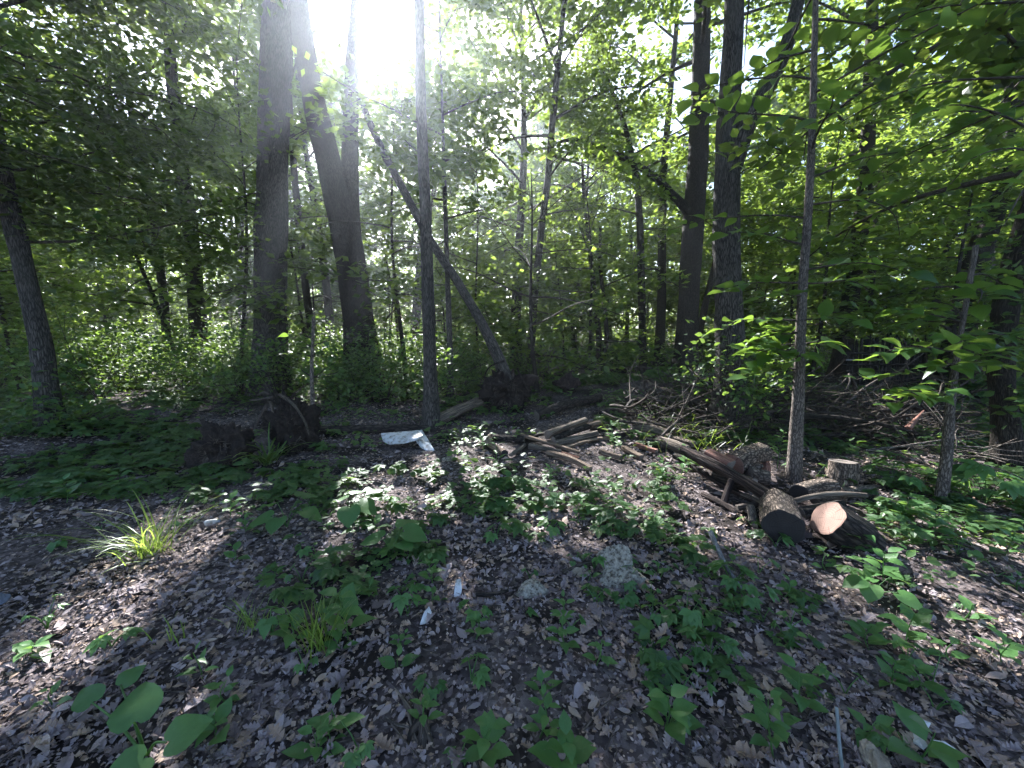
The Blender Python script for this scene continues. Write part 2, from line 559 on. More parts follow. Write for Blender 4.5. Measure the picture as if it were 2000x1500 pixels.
M['bark_log_dark'] = bark_mat('dark_log_bark', (0.012, 0.01, 0.009), (0.075, 0.06, 0.05), 18, 0.3, 1.0)  # darker tone of the log bark
M['wood_split'] = bark_mat('weathered_split_wood', (0.08, 0.055, 0.04), (0.30, 0.22, 0.16), 26, 0.05, 0.6)
M['wood_grey'] = bark_mat('grey_split_wood', (0.06, 0.047, 0.038), (0.23, 0.185, 0.145), 26, 0.05, 0.6)
M['wood_red'] = bark_mat('red_split_wood', (0.16, 0.07, 0.05), (0.38, 0.20, 0.15), 24, 0.05, 0.5)
M['wood_burnt'] = bark_mat('charred_wood', (0.010, 0.007, 0.007), (0.085, 0.058, 0.050), 22, 0.06, 1.2)
M['stick'] = bark_mat('dry_stick', (0.035, 0.028, 0.024), (0.135, 0.108, 0.09), 40, 0.15, 0.4)
M['stick_grey'] = bark_mat('grey_stick', (0.10, 0.10, 0.105), (0.26, 0.26, 0.27), 40, 0.15, 0.3)
M['end_red'] = ring_mat('fresh_cut_end', (0.13, 0.068, 0.05), (0.31, 0.195, 0.15))
M['end_grey'] = ring_mat('weathered_cut_end', (0.05, 0.042, 0.036), (0.22, 0.18, 0.15))
M['end_dark'] = ring_mat('dark_cut_end', (0.008, 0.007, 0.007), (0.035, 0.03, 0.03))
M['stone'] = noise_mat('pale_stone', [(0.36, (0.05, 0.043, 0.035)), (0.46, (0.22, 0.20, 0.165)), (0.58, (0.36, 0.34, 0.29)), (0.75, (0.46, 0.44, 0.39))], 42, 9, 0.95, 1.0, 0.02)
M['stone_tan'] = noise_mat('tan_stone', [(0.3, (0.12, 0.10, 0.08)), (0.7, (0.34, 0.29, 0.22))], 14, 6, 0.9, 0.5, 0.01)
M['stone_blue'] = noise_mat('blue_grey_stone', [(0.3, (0.09, 0.10, 0.13)), (0.7, (0.22, 0.24, 0.30))], 14, 6, 0.85, 0.4, 0.01)
M['white'] = noise_mat('white_plastic', [(0.30, (0.10, 0.085, 0.065)), (0.42, (0.34, 0.33, 0.31)), (0.52, (0.55, 0.56, 0.58)), (0.8, (0.68, 0.70, 0.74))], 16, 9, 0.55, 0.25, 0.01, spec=0.5)
M['fence'] = bark_mat('old_fence_wood', (0.012, 0.011, 0.010), (0.05, 0.045, 0.04), 20, 0.1, 0.5)
M['rail'] = noise_mat('pale_rail', [(0.3, (0.22, 0.22, 0.22)), (0.7, (0.42, 0.42, 0.42))], 5, 3, 0.7, 0.2)
M['rod'] = noise_mat('green_grey_rod', [(0.3, (0.12, 0.15, 0.16)), (0.7, (0.24, 0.28, 0.30))], 12, 3, 0.5, 0.1)

# ------------------------------------------------------------------ the ground


def axis(lo, hi, fine_lo, fine_hi, fine):
    a = list(np.arange(fine_lo, fine_hi, fine))
    s, x = fine, fine_hi
    while x < hi:
        a.append(x); s *= 1.22; x += s
    a.append(hi)
    b, s, x = [], fine, fine_lo
    while x > lo:
        s *= 1.22; x -= s; b.append(max(x, lo))
    return np.array(b[::-1] + a)


gx = axis(-260, 260, -7, 7, 0.07)
gy = axis(-60, 400, 0.2, 9.0, 0.07)
XX, YY = np.meshgrid(gx, gy)
ZZ = height(XX, YY)
nearm = np.exp(-(XX ** 2 + (YY - 3) ** 2) / 30)
ZZ += nearm * 0.012 * NZ.fbm(np.stack([XX, YY, 0 * XX], -1), 9.0, 2)
nx, ny = len(gx), len(gy)
ii = np.arange(ny - 1)[:, None] * nx + np.arange(nx - 1)[None, :]
mb = MB()
mb.add(np.stack([XX, YY, ZZ], -1), np.stack([ii, ii + 1, ii + nx + 1, ii + nx], -1).reshape(-1, 4))
ground = tag(mb.build('ground', [M['soil']]), 'dark earth of the forest floor', None, None, 'structure')

# ------------------------------------------------------------------ leaf shapes (base at origin, along +Y, length 1)


def blade_leaf(width=0.5, rows=4, fold=0.12, curl=0.18, wide_at=0.4, tip=1.3, base=0.75):
    t = np.linspace(0, 1, rows + 1)
    w = width / 2 * (np.where(t < wide_at, np.sin(np.pi / 2 * t / wide_at) ** base, np.cos(np.pi / 2 * (t - wide_at) / (1 - wide_at)) ** tip))
    z = curl * (0.25 - (t - 0.4) ** 2) - curl * 0.1
    V, F = [], []
    V.append((0, 0, z[0]))
    for k in range(1, rows):
        V += [(-w[k], t[k], z[k] + fold * w[k] * 2), (0, t[k], z[k]), (w[k], t[k], z[k] + fold * w[k] * 2)]
    V.append((0, 1, z[-1]))
    tip_i = len(V) - 1
    F += [(0, 2, 1), (0, 3, 2)]
    for k in range(rows - 2):
        a, b = 1 + 3 * k, 4 + 3 * k
        F += [(a, a + 1, b), (a + 1, b + 1, b), (a + 1, a + 2, b + 1), (a + 2, b + 2, b + 1)]
    a = 1 + 3 * (rows - 2)
    F += [(a, a + 1, tip_i), (a + 1, a + 2, tip_i)]
    return np.array(V, float), np.array(F)


def heart_leaf():
    a = np.linspace(0, 2 * np.pi, 23)[:-1]
    # outline in polar form about (0,0.4)
    pts = [(0, 0.06), (0.12, -0.06), (0.28, -0.07), (0.42, 0.04), (0.5, 0.22), (0.48, 0.42), (0.38, 0.62), (0.22, 0.82), (0.08, 0.95), (0, 1.03)]
    R = pts
    Lf = [(-x, y) for x, y in pts[1:-1]][::-1]
    out = R + Lf
    rng = np.random.default_rng(5)
    V = [(x, y, 0.10 * abs(x) - 0.25 * (y - 0.3) ** 2 + 0.03 * math.sin(9 * y + 3 * x)) for x, y in out]
    mid = [(0, 0.25, 0.0), (0, 0.5, -0.02), (0, 0.75, -0.06)]
    n = len(out)
    V += mid
    F = []
    for k in range(n):
        y = (out[k][1] + out[(k + 1) % n][1]) / 2
        m = n if y < 0.35 else (n + 1 if y < 0.65 else n + 2)
        F.append((k, (k + 1) % n, m))
    # close the gaps along the midrib
    for k in range(n):
        y0 = (out[k][1] + out[(k - 1) % n][1]) / 2
        y1 = (out[k][1] + out[(k + 1) % n][1]) / 2
        c = lambda y: n if y < 0.35 else (n + 1 if y < 0.65 else n + 2)
        if c(y0) != c(y1):
            F.append((k, c(y1), c(y0)))
    return np.array(V, float), np.array(F)


def lobed_leaf(rng, lobes=4, deep=0.55):
    """an oak leaf, dried and bent"""
    ys, xs = [], []
    for k in range(lobes):
        y0 = 0.10 + 0.78 * k / lobes
        w = 0.30 * math.sin(math.pi * (0.22 + 0.66 * (k + 0.5) / lobes)) * (0.85 + 0.3 * rng.random())
        ys += [y0, y0 + 0.13 + 0.02 * rng.random(), y0 + 0.17]
        xs += [w * (1 - deep), w, w * 0.85]
    R = list(zip(xs, ys))
    L = [(-x * (0.9 + 0.2 * rng.random()), y + 0.02 * rng.standard_normal()) for x, y in R]
    out = [(0.012, 0.0)] + R + [(0, 1.0)] + L[::-1] + [(-0.012, 0.0)]
    bend, roll, tw = rng.normal(0, 0.45), rng.normal(0.5, 0.7), rng.normal(0, 0.5)
    mids = [(0, y) for y in np.linspace(0.08, 0.92, lobes + 1)]
    P = np.array(out + mids, float)
    z = bend * (P[:, 1] - 0.5) ** 2 + roll * P[:, 0] ** 2 * 2.2 + tw * P[:, 0] * (P[:, 1] - 0.5) + 0.025 * rng.standard_normal(len(P))
    V = np.stack([P[:, 0] * (1 - 0.3 * abs(roll) * abs(P[:, 0])), P[:, 1], z], -1)
    n = len(out)
    my = np.array([m[1] for m in mids])
    F = []
    near = [int(np.argmin(abs(my - (out[k][1] + out[(k + 1) % n][1]) / 2))) + n for k in range(n)]
    for k in range(n):
        F.append((k, (k + 1) % n, near[k]))
        if near[k] != near[k - 1]:
            F.append((k, near[k], near[k - 1]))
    return V, np.array(F)


LEAF2 = (np.array([(0, 0, 0), (0.33, 0.42, 0.05), (0, 1, -0.02), (-0.33, 0.42, 0.05)], float), np.array([(0, 1, 2), (0, 2, 3)]))
LEAF6 = (np.array([(0, 0, 0), (0.27, 0.25, 0.05), (0.30, 0.55, 0.05), (0, 1.0, -0.06), (-0.30, 0.55, 0.05), (-0.27, 0.25, 0.05), (0, 0.45, 0)], float),
         np.array([(0, 1, 6), (1, 2, 6), (2, 3, 6), (3, 4, 6), (4, 5, 6), (5, 0, 6)]))
OVATE = blade_leaf(0.55, 4)
LANCE = blade_leaf(0.36, 4)
BROAD = blade_leaf(0.66, 5, 0.10, 0.25)
HEART = heart_leaf()


def place(tv, tf, pos, nor, head, scale):
    """instances of a template as plain arrays: pos, unit normal, heading vector, scale"""
    z = nrm(nor)
    y = nrm(head - z * np.sum(head * z, -1, keepdims=True))
    x = np.cross(y, z)
    Rm = np.stack([x, y, z], -1) * np.asarray(scale)[:, None, None]
    V = np.einsum('nij,kj->nki', Rm, tv) + pos[:, None, :]
    F = tf[None] + (np.arange(len(pos)) * len(tv))[:, None, None]
    return V.reshape(-1, 3), F.reshape(-1, tf.shape[1])


def palmate(n=5, leaf=OVATE, rng=None, spread=1.25, size=1.0):
    V, F, k = [], [], 0
    for i in range(n):
        a = (i - (n - 1) / 2) * spread * (2.0 / max(n - 1, 1)) * 0.95
        s = size * (1 - 0.28 * abs(i - (n - 1) / 2) / max((n - 1) / 2, 1)) * (0.92 + 0.16 * (rng.random() if rng is not None else 0.5))
        c, sn = math.cos(a), math.sin(a)
        v = leaf[0] * s
        tilt = -0.18 + (rng.normal(0, 0.12) if rng is not None else 0)
        v = np.stack([v[:, 0], v[:, 1], v[:, 2] + tilt * v[:, 1]], -1)
        v = v @ np.array([[c, sn, 0], [-sn, c, 0], [0, 0, 1]])
        V.append(v); F.append(leaf[1] + k); k += len(v)
    return np.concatenate(V), np.concatenate(F)


# ------------------------------------------------------------------ trees


def trunk_line(pts, Y=None, height_to=None, wobble=0.0, rng=None):
    """pts: photo pixels (x, y, width) from the foot upwards -> centre line and radii standing at one depth"""
    base = G(pts[0][0], pts[0][1])
    Y = base[1] if Y is None else Y
    P, R = [], []
    for k, (px, py, w) in enumerate(pts):
        p = base.copy() if k == 0 else AT(px, py, Y)
        P.append(p); R.append(0.5 * w / FPX * ((p - CAM) @ FW))
    P[0][2] -= 0.15
    P, R = np.array(P), np.array(R)
    if height_to and P[-1][2] < height_to:
        d = nrm(P[-1] - P[-2])
        d = nrm(d * 0.6 + np.array([0, 0, 0.6]))
        n = 4
        hh = (height_to - P[-1][2])
        ext = [P[-1] + d * hh / d[2] * (k + 1) / n for k in range(n)]
        re = [max(0.02, R[-1] * (1 - 0.85 * (k + 1) / n)) for k in range(n)]
        P = np.concatenate([P, ext]); R = np.concatenate([R, re])
    return P, R


def trunk_mesh(P, R, mat, sides=16, flare=0.35, seed=0.0, name='trunk', parent=None, ridge=0.05, step=0.12):
    L = np.sum(np.linalg.norm(np.diff(P, axis=0), axis=1))
    n = int(np.clip(L / step, 12, 90))
    Q, r, t = resample(P, R, n)
    r = r * (1 + flare * np.exp(-t / (2.2 * R[0] + 0.05)))

    def lob(a, s):
        return 1 + 0.24 * np.exp(-s / (2.2 * R[0] + 0.05)) * np.cos(5 * a + seed * 7) + 0.05 * np.exp(-((s - 2.1 - seed % 1.3) / 0.12) ** 2) * np.cos(a - seed)  + 0.03 * np.cos(3 * a + s * 0.9 + seed)
    v, f, b = tube(Q, r, sides, 0.05, 5.0, seed, lobes=lob, ridge=ridge)
    m = MB().add(v, f, 0, 0.5, b)
    cv, cf = fan(v[-sides:], Q[-1])
    m.add(cv, cf)
    o = m.build(name, [mat], parent)
    return o, Q, r


def limb_points(rng, start, az, elev, L, droop=0.15, n=6):
    d = np.array([math.cos(az) * math.cos(elev), math.sin(az) * math.cos(elev), math.sin(elev)])
    P = [np.array(start)]
    for k in range(n):
        d = nrm(d + rng.normal(0, 0.13, 3) + np.array([0, 0, -droop * k / n]))
        P.append(P[-1] + d * L / n)
    return np.array(P)


def leaf_cloud(centres, radii, per, size, rng, flat=0.28, tilt=0.45, head_out=None):
    """leaf positions, normals, headings and sizes for flattened sprays"""
    n = len(centres)
    m = np.maximum(1, rng.poisson(per, n))
    idx = np.repeat(np.arange(n), m)
    a = rng.random(len(idx)) * 2 * np.pi
    rr = np.sqrt(rng.random(len(idx))) * radii[idx]
    off = np.stack([np.cos(a) * rr, np.sin(a) * rr, rng.normal(0, 1, len(idx)) * radii[idx] * flat - 0.25 * rr ** 2 / np.maximum(radii[idx], .1)], -1)
    pos = centres[idx] + off
    nor = nrm(np.array([0, 0, 1.0]) + rng.normal(0, tilt, (len(idx), 3)))
    head = nrm(np.stack([np.cos(a), np.sin(a), 0 * a], -1) + rng.normal(0, 0.7, (len(idx), 3)))
    sz = size * (0.6 + 0.8 * rng.random(len(idx)))
    return pos, nor, head, sz


def add_leaves(mbx, pos, nor, head, sz, tmpl, mat, rng, tint_centre=0.5, keep=None):
    if keep is not None:
        pos, nor, head, sz = pos[keep], nor[keep], head[keep], sz[keep]
    if len(pos) == 0:
        return 0
    V, F = place(tmpl[0], tmpl[1], pos, nor, head, sz)
    tt = np.clip(tint_centre + rng.normal(0, 0.22, len(pos)), 0, 1)
    mbx.add(V, F, mat, np.repeat(tt, len(tmpl[1])))
    return len(pos)


NLEAF = 0
DENS = 2.15


def grow_crown(root, Q, r, rng, h0, h1, R, nbr, size, per=26, tmpl=LEAF2, twig_mat=None, leafmat='canopy', limb_obj=True, tint=0.5, dirbias=None, elev=(0.1, 0.8), sprays=7, carve_on=True, spray_r=(0.3, 0.65), limb_r=1.0):
    global NLEAF
    zc = Q[:, 2]
    leaves = MB()
    twigs = MB()
    C, RR = [], []
    for i in range(nbr):
        u = (i + rng.random()) / nbr
        z = h0 + (h1 - h0) * u
        k = int(np.argmin(abs(zc - z)))
        st = Q[k]
        az = i * 2.39996 + rng.normal(0, 0.4)
        if dirbias is not None and rng.random() < 0.6:
            az = dirbias + rng.normal(0, 0.7)
        L = R * (0.55 + 0.6 * math.sin(math.pi * min(0.95, 0.18 + 0.75 * u))) * (0.7 + 0.5 * rng.random())
        P = limb_points(rng, st, az, elev[0] + (elev[1] - elev[0]) * u + rng.normal(0, 0.12), L)
        r0 = min(0.6 * r[k], (0.010 + 0.011 * L) * limb_r)
        Qb, rb, tb = resample(P, np.linspace(r0, 0.006, len(P)), 12)
        lm = MB()
        v, f, b = tube(Qb, rb, 6 if limb_obj else 4, 0.05, 5.0, rng.random() * 9)
        (lm if limb_obj else twigs).add(v, f, 0, 0.5, b)
        for s in range(sprays):
            w = 0.28 + 0.75 * (s + rng.random()) / sprays
            k2 = min(11, int(w * 11))
            side = nrm(np.cross(Qb[min(k2 + 1, 11)] - Qb[max(k2 - 1, 0)], [0, 0, 1]) + rng.normal(0, 0.3, 3)) * (1 if s % 2 else -1)
            lat = side * L * 0.30 * rng.random() + rng.normal(0, 0.08, 3)
            c = Qb[k2] + lat + np.array([0, 0, 0.05])
            v, f, b = tube(np.array([Qb[k2], (Qb[k2] + c) / 2 + rng.normal(0, 0.04, 3), c]), np.array([0.009, 0.006, 0.003]), 3, 0)
            (lm if limb_obj else twigs).add(v, f, 0, 0.5, b)
            C.append(c); RR.append(spray_r[0] + (spray_r[1] - spray_r[0]) * rng.random())
        if limb_obj:
            lm.build('limb', [twig_mat], root)
    C, RR = np.array(C), np.array(RR)
    pos, nor, head, sz = leaf_cloud(C, RR, per * DENS, size * 1.22, rng)
    # far above the view leaves may be fewer and larger
    _, v, dep = to_px(pos)
    high = (v < -140)
    keep = ~high | (rng.random(len(pos)) < 0.4)
    sz = np.where(high, sz * 1.85, sz * np.clip(1.0 + 0.03 * (dep - 12), 1.0, 1.3))
    if carve_on:
        keep &= carve(pos, rng)
    NLEAF += add_leaves(leaves, pos, nor, head, sz, tmpl, 0, rng, tint, keep)
    mats = [M[leafmat], twig_mat]
    if not limb_obj and twigs.n:
        o = MB
        for v, q, b in [(np.concatenate(twigs.v), np.concatenate(twigs.q) , np.concatenate(twigs.b))]:
            leaves.add(v, q, 1, 0.5, b)
    leaves.build('crown', mats, root, smooth=False)


def make_tree(name, label, pts, mat, H, crown, Y=None, sides=16, group=None, seed=1, extra=None, flare=0.55, cat='tree', ridge=0.05, parent_only=False):
    rng = np.random.default_rng(seed * 97 + 5)
    P, R = trunk_line(pts, Y, H)
    root = thing(name, label, cat, (0, 0, 0), group)
    o, Q, r = trunk_mesh(P, R, M[mat], sides, flare, seed * 1.7, 'trunk', root, ridge)
    if extra:
        for e in extra:
            Pe = np.array([AT(px, py, P[0][1] + dy) for px, py, w, dy in e])
            Re = np.array([0.5 * w / FPX * ((AT(px, py, P[0][1] + dy) - CAM) @ FW) for px, py, w, dy in e])
            if Pe[-1][2] > P[-1][2] * 0.3 and e[-1][1] < 40:
                d = nrm(nrm(Pe[-1] - Pe[-2]) + np.array([0, 0, 0.5]))
                Pe = np.concatenate([Pe, [Pe[-1] + d * 2, Pe[-1] + d * 5]])
                Re = np.concatenate([Re, [Re[-1] * 0.7, 0.03]])
            trunk_mesh(Pe, Re, M[mat], max(10, sides - 4), 0.0, seed + 3.3, 'limb', root, ridge)
    if crown:
        grow_crown(root, Q, r, rng, twig_mat=M['bark_twig'], **crown)
    return root


NEARC = dict(tmpl=LEAF6)
# --- the trees one can tell apart in the photograph, foot first
make_tree('broadleaf_tree', 'grey trunk tilting outwards at the far left edge, dark leaves overhead', [(103, 838, 36), (95, 780, 33), (78, 660, 31), (45, 520, 29), (18, 400, 28)], 'bark', 11,
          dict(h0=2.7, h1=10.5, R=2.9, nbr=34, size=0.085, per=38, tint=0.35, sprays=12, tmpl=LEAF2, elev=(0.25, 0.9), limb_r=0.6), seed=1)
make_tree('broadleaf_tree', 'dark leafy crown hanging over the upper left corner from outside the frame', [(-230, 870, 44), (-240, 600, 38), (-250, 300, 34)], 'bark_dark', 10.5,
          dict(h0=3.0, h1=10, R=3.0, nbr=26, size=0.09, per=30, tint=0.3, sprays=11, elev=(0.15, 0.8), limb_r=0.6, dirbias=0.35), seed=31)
make_tree('oak_tree', 'thick straight grey trunk beside the sun glare, torn earth at its foot', [(531, 775, 60), (529, 750, 56), (528, 640, 55), (529, 500, 54), (533, 350, 53), (536, 200, 54), (541, 60, 56), (545, -60, 56)], 'bark', 19,
          dict(h0=8.5, h1=18, R=4.8, nbr=16, size=0.15, per=22), seed=2, sides=30, flare=0.45, ridge=0.10)
make_tree('oak_tree', 'stout leaning trunk forking in two below the sun glare', [(710, 771, 66), (706, 700, 58), (698, 600, 52), (682, 480, 55), (664, 400, 52), (642, 320, 46), (615, 210, 40), (592, 90, 36), (578, -40, 34)], 'bark_dark', 18,
          dict(h0=8.5, h1=17, R=4.6, nbr=14, size=0.15, per=22), seed=3, sides=24,
          extra=[[(688, 470, 30, 0.05), (684, 360, 32, 0.1), (684, 250, 30, 0.3), (690, 120, 28, 0.4), (700, -20, 24, 0.5)]])
make_tree('pole_tree', 'slim straight grey trunk right behind the white sheet', [(843, 832, 31), (842, 760, 27), (838, 640, 24), (833, 480, 23), (828, 350, 21), (822, 200, 20), (819, 60, 19), (818, -60, 18)], 'bark', 14,
          dict(h0=7.2, h1=13.5, R=2.6, nbr=12, size=0.13, per=22), seed=5, sides=18)
make_tree('slender_tree', 'slender curved trunk rising behind the earthy root plate', [(1035, 742, 16), (1037, 690, 15), (1044, 580, 14), (1058, 440, 13), (1070, 350, 13), (1078, 250, 13), (1090, 130, 11), (1103, 0, 10)], 'bark_dark', 13,
          dict(h0=4.8, h1=12.5, R=2.9, nbr=14, size=0.13, per=26), seed=8)
make_tree('slender_tree', 'thin dark trunk standing under the arched bare limb', [(1256, 738, 15), (1255, 690, 14), (1253, 560, 14), (1250, 440, 13), (1243, 340, 12), (1222, 250, 9), (1196, 180, 7), (1170, 120, 6)], 'bark_dark', 10,
          dict(h0=4.6, h1=9.8, R=2.5, nbr=12, size=0.12, per=26), seed=9)
make_tree('oak_tree', 'dark trunk sending an arched bare limb out to the slender tree', [(1338, 748, 44), (1340, 680, 38), (1346, 560, 37), (1356, 430, 38), (1364, 300, 36), (1368, 150, 33), (1372, 0, 30)], 'bark_dark', 17,
          dict(h0=7.5, h1=16, R=4.4, nbr=14, size=0.14, per=24), seed=11, sides=20,
          extra=[[(1352, 420, 20, 0.0), (1318, 385, 15, -0.1), (1285, 350, 14, -0.1), (1245, 322, 12, -0.05), (1200, 300, 11, 0.1), (1150, 278, 9, 0.2), (1115, 272, 7, 0.2), (1085, 280, 5, 0.2)]])
make_tree('oak_tree', 'thick pale grey trunk with a dark upward fork at its right', [(1428, 778, 58), (1428, 710, 50), (1424, 600, 48), (1419, 480, 48), (1420, 350, 46), (1425, 200, 40), (1432, 60, 36), (1436, -60, 34)], 'bark', 18,
          dict(h0=8.5, h1=17.5, R=4.6, nbr=14, size=0.15, per=22), seed=12, sides=24,
          extra=[[(1432, 330, 30, 0.0), (1462, 235, 32, -0.2), (1500, 170, 30, -0.3), (1535, 100, 26, -0.4), (1560, 0, 22, -0.4)]])
make_tree('broadleaf_tree', 'dark leaning trunk in front of the old stake fence', [(1638, 752, 34), (1645, 690, 30), (1660, 590, 27), (1675, 480, 27), (1690, 370, 25), (1698, 220, 22), (1702, 90, 20), (1704, -40, 18)], 'bark_dark', 14,
          dict(h0=4.2, h1=13.5, R=3.4, nbr=16, size=0.13, per=24), seed=14, sides=18,
          extra=[[(1676, 400, 12, 0), (1720, 340, 9, -0.2), (1790, 305, 7, -0.3), (1860, 280, 5, -0.4)]])
make_tree('leaning_tree', 'dark trunk tilting right above the tangle at the right edge', [(1862, 760, 44), (1868, 690, 42), (1882, 600, 40), (1910, 500, 36), (1945, 400, 32), (1972, 280, 28), (1985, 130, 24)], 'bark_dark', 13,
          dict(h0=4.0, h1=12.5, R=3.2, nbr=14, size=0.13, per=24), seed=16, sides=18)
make_tree('broadleaf_tree', 'brown trunk on the right edge standing in lit plants', [(1972, 912, 42), (1966, 840, 36), (1956, 760, 34), (1954, 680, 36), (1966, 590, 38), (1988, 500, 36), (2024, 380, 32)], 'bark_dark', 10,
          dict(h0=2.6, h1=9.5, R=2.6, nbr=16, size=0.12, per=24, tmpl=LEAF6, tint=0.35, sprays=8), seed=17, sides=18)
make_tree('broadleaf_tree', 'dark trunk half hidden in leaves between the left edge and thick oak', [(392, 748, 30), (390, 690, 28), (384, 600, 27), (376, 480, 25), (364, 380, 23), (348, 270, 22), (335, 150, 20), (326, 0, 18)], 'bark_dark', 15,
          dict(h0=4.5, h1=14, R=3.8, nbr=16, size=0.13, per=24), seed=21, sides=16)
make_tree('slender_tree', 'thin trunk slanting left of the half hidden dark trunk', [(330, 742, 15), (322, 600, 14), (306, 460, 13), (285, 350, 12), (262, 250, 11), (240, 120, 9)], 'bark_dark', 11,
          dict(h0=3.5, h1=10.5, R=2.6, nbr=12, size=0.12, per=24), seed=22)
make_tree('slender_tree', 'thin dark trunk just right of the thick straight oak', [(616, 742, 15), (610, 660, 14), (598, 570, 14), (586, 460, 13), (574, 330, 12), (566, 200, 10), (562, 60, 9)], 'bark_dark', 12,
          dict(h0=4.6, h1=11.5, R=2.2, nbr=10, size=0.12, per=22), seed=23)
make_tree('slender_tree', 'thin trunk close behind the slim pole at its right', [(880, 778, 13), (879, 700, 12), (876, 600, 11), (872, 480, 9), (868, 360, 8)], 'bark', 8,
          dict(h0=3.6, h1=7.6, R=2.0, nbr=10, size=0.12, per=24), seed=24)
make_tree('slender_tree', 'twin-stemmed dark sapling in the lit centre distance', [(1172, 728, 10), (1168, 650, 10), (1160, 560, 9), (1150, 470, 8), (1140, 380, 7)], 'bark_dark', 9,
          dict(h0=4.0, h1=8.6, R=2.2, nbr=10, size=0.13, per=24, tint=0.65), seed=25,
          extra=[[(1175, 715, 9, 0.1), (1186, 660, 9, 0.1), (1180, 590, 8, 0.1), (1172, 520, 7, 0.1), (1172, 440, 5, 0.1)]])
make_tree('slender_tree', 'thin trunk slanting between the two dark oaks at right', [(1362, 730, 14), (1366, 650, 13), (1378, 590, 12), (1396, 520, 11), (1412, 440, 9)], 'bark_dark', 8,
          dict(h0=4.0, h1=7.8, R=1.8, nbr=8, size=0.12, per=20), seed=26)
make_tree('slender_tree', 'tall thin bare stem in the upper right corner', [(1915, 735, 12), (1920, 640, 12), (1935, 520, 12), (1955, 380, 12), (1968, 240, 11), (1975, 100, 10), (1980, -20, 9)], 'bark_pale', 13,
          dict(h0=6.5, h1=12.5, R=1.8, nbr=9, size=0.12, per=18), seed=27)


def climber(root, pts, spread, per, size, seed, tint=0.4, mat='cover'):
    """climbing leaves on a trunk: pts are photo pixels at the trunk's own depth"""
    global NLEAF
    rs_ = np.random.default_rng(seed)
    P = np.concatenate([np.linspace(a, b, 9)[:-1] for a, b in zip(pts[:-1], pts[1:])])
    C = P + rs_.normal(0, 1, P.shape) * spread * np.array([0.8, 0.4, 0.6]) - np.array([0, spread * 0.7, 0])
    C = np.concatenate([C, P + rs_.normal(0, 1, P.shape) * spread * np.array([0.9, 0.5, 0.6])])
    pos, nor, head, sz = leaf_cloud(C, np.full(len(C), spread * 0.7), per, size, rs_, 0.7, 0.6)
    lv_ = MB()
    NLEAF += add_leaves(lv_, pos, nor, head, sz, LEAF6, 0, rs_, tint)
    lv_.build('climbing_leaves', [M[mat]], root, smooth=False)


TREES = {o['label']: o for o in COL.objects if o.get('category') == 'tree'}
def up(px0, py0, px1, py1, foot):
    Yt = G(*foot)[1]
    return np.array([AT(px0, py0, Yt), AT((px0 + px1) / 2, (py0 + py1) / 2, Yt), AT(px1, py1, Yt)])
climber(TREES['brown trunk on the right edge standing in lit plants'], up(1968, 800, 1985, 470, (1972, 912)), 0.26, 26, 0.085, 61, 0.25)
climber(TREES['stout leaning trunk forking in two below the sun glare'], up(708, 770, 704, 690, (710, 771)), 0.42, 34, 0.085, 62)
climber(TREES['thick pale grey trunk with a dark upward fork at its right'], up(1430, 790, 1428, 690, (1428, 778)), 0.42, 34, 0.085, 63)
climber(TREES['dark trunk tilting right above the tangle at the right edge'], up(1862, 770, 1890, 560, (1862, 760)), 0.38, 34, 0.10, 64, 0.3)
climber(TREES['grey trunk tilting outwards at the far left edge, dark leaves overhead'], up(105, 850, 98, 780, (103, 838)), 0.35, 30, 0.085, 65)
print('named trees', NLEAF)

# --- the uprooted tree that hangs in the canopy
rt = thing('uprooted_tree', 'uprooted trunk leaning left from a dark earthy root plate', 'tree')
Pb = G(985, 800)
Yb = Pb[1]
P = np.array([AT(1000, 770, Yb), AT(975, 700, Yb + 0.1), AT(935, 620, Yb + 0.25), AT(890, 545, Yb + 0.4), AT(840, 470, Yb + 0.5), AT(790, 375, Yb + 0.6), AT(745, 290, Yb + 0.6), AT(716, 225, Yb + 0.6), AT(690, 150, Yb + 0.7)])
R = np.array([28, 22, 19, 17.5, 16.5, 15.5, 14, 12, 10]) * 0.5 / FPX * Yb
trunk_mesh(P, R, M['bark'], 14, 0.2, 4.0, 'trunk', rt, 0.04)


def lump(rng, centre, rad, sub=24, amp=0.35, scale=1.6, squash=(1, 1, 1), seed=0):
    """an uneven clod: longitude/latitude sphere pushed about by noise"""
    la = np.linspace(0.02, np.pi - 0.02, sub)
    lo = np.linspace(0, 2 * np.pi, sub * 2, endpoint=False)
    A, B = np.meshgrid(la, lo, indexing='ij')
    d = np.stack([np.sin(A) * np.cos(B), np.sin(A) * np.sin(B), np.cos(A)], -1)
    n = 1 + amp * NZ.fbm(d * scale + seed, 1.0, 3) + 0.45 * amp * NZ2.fbm(d * scale * 3 + seed, 1.0, 3) + (0.3 * amp * np.abs(NZ2(d * scale * 6 + seed)) if sub > 30 else 0)
    V = d * n[..., None] * rad * np.array(squash) + np.array(centre)
    k = sub * 2
    i = np.arange(sub - 1)[:, None] * k
    j = np.arange(k)[None, :]
    F = np.stack([i + j, i + k + j, i + k + (j + 1) % k, i + (j + 1) % k], -1).reshape(-1, 4)
    return V.reshape(-1, 3), F


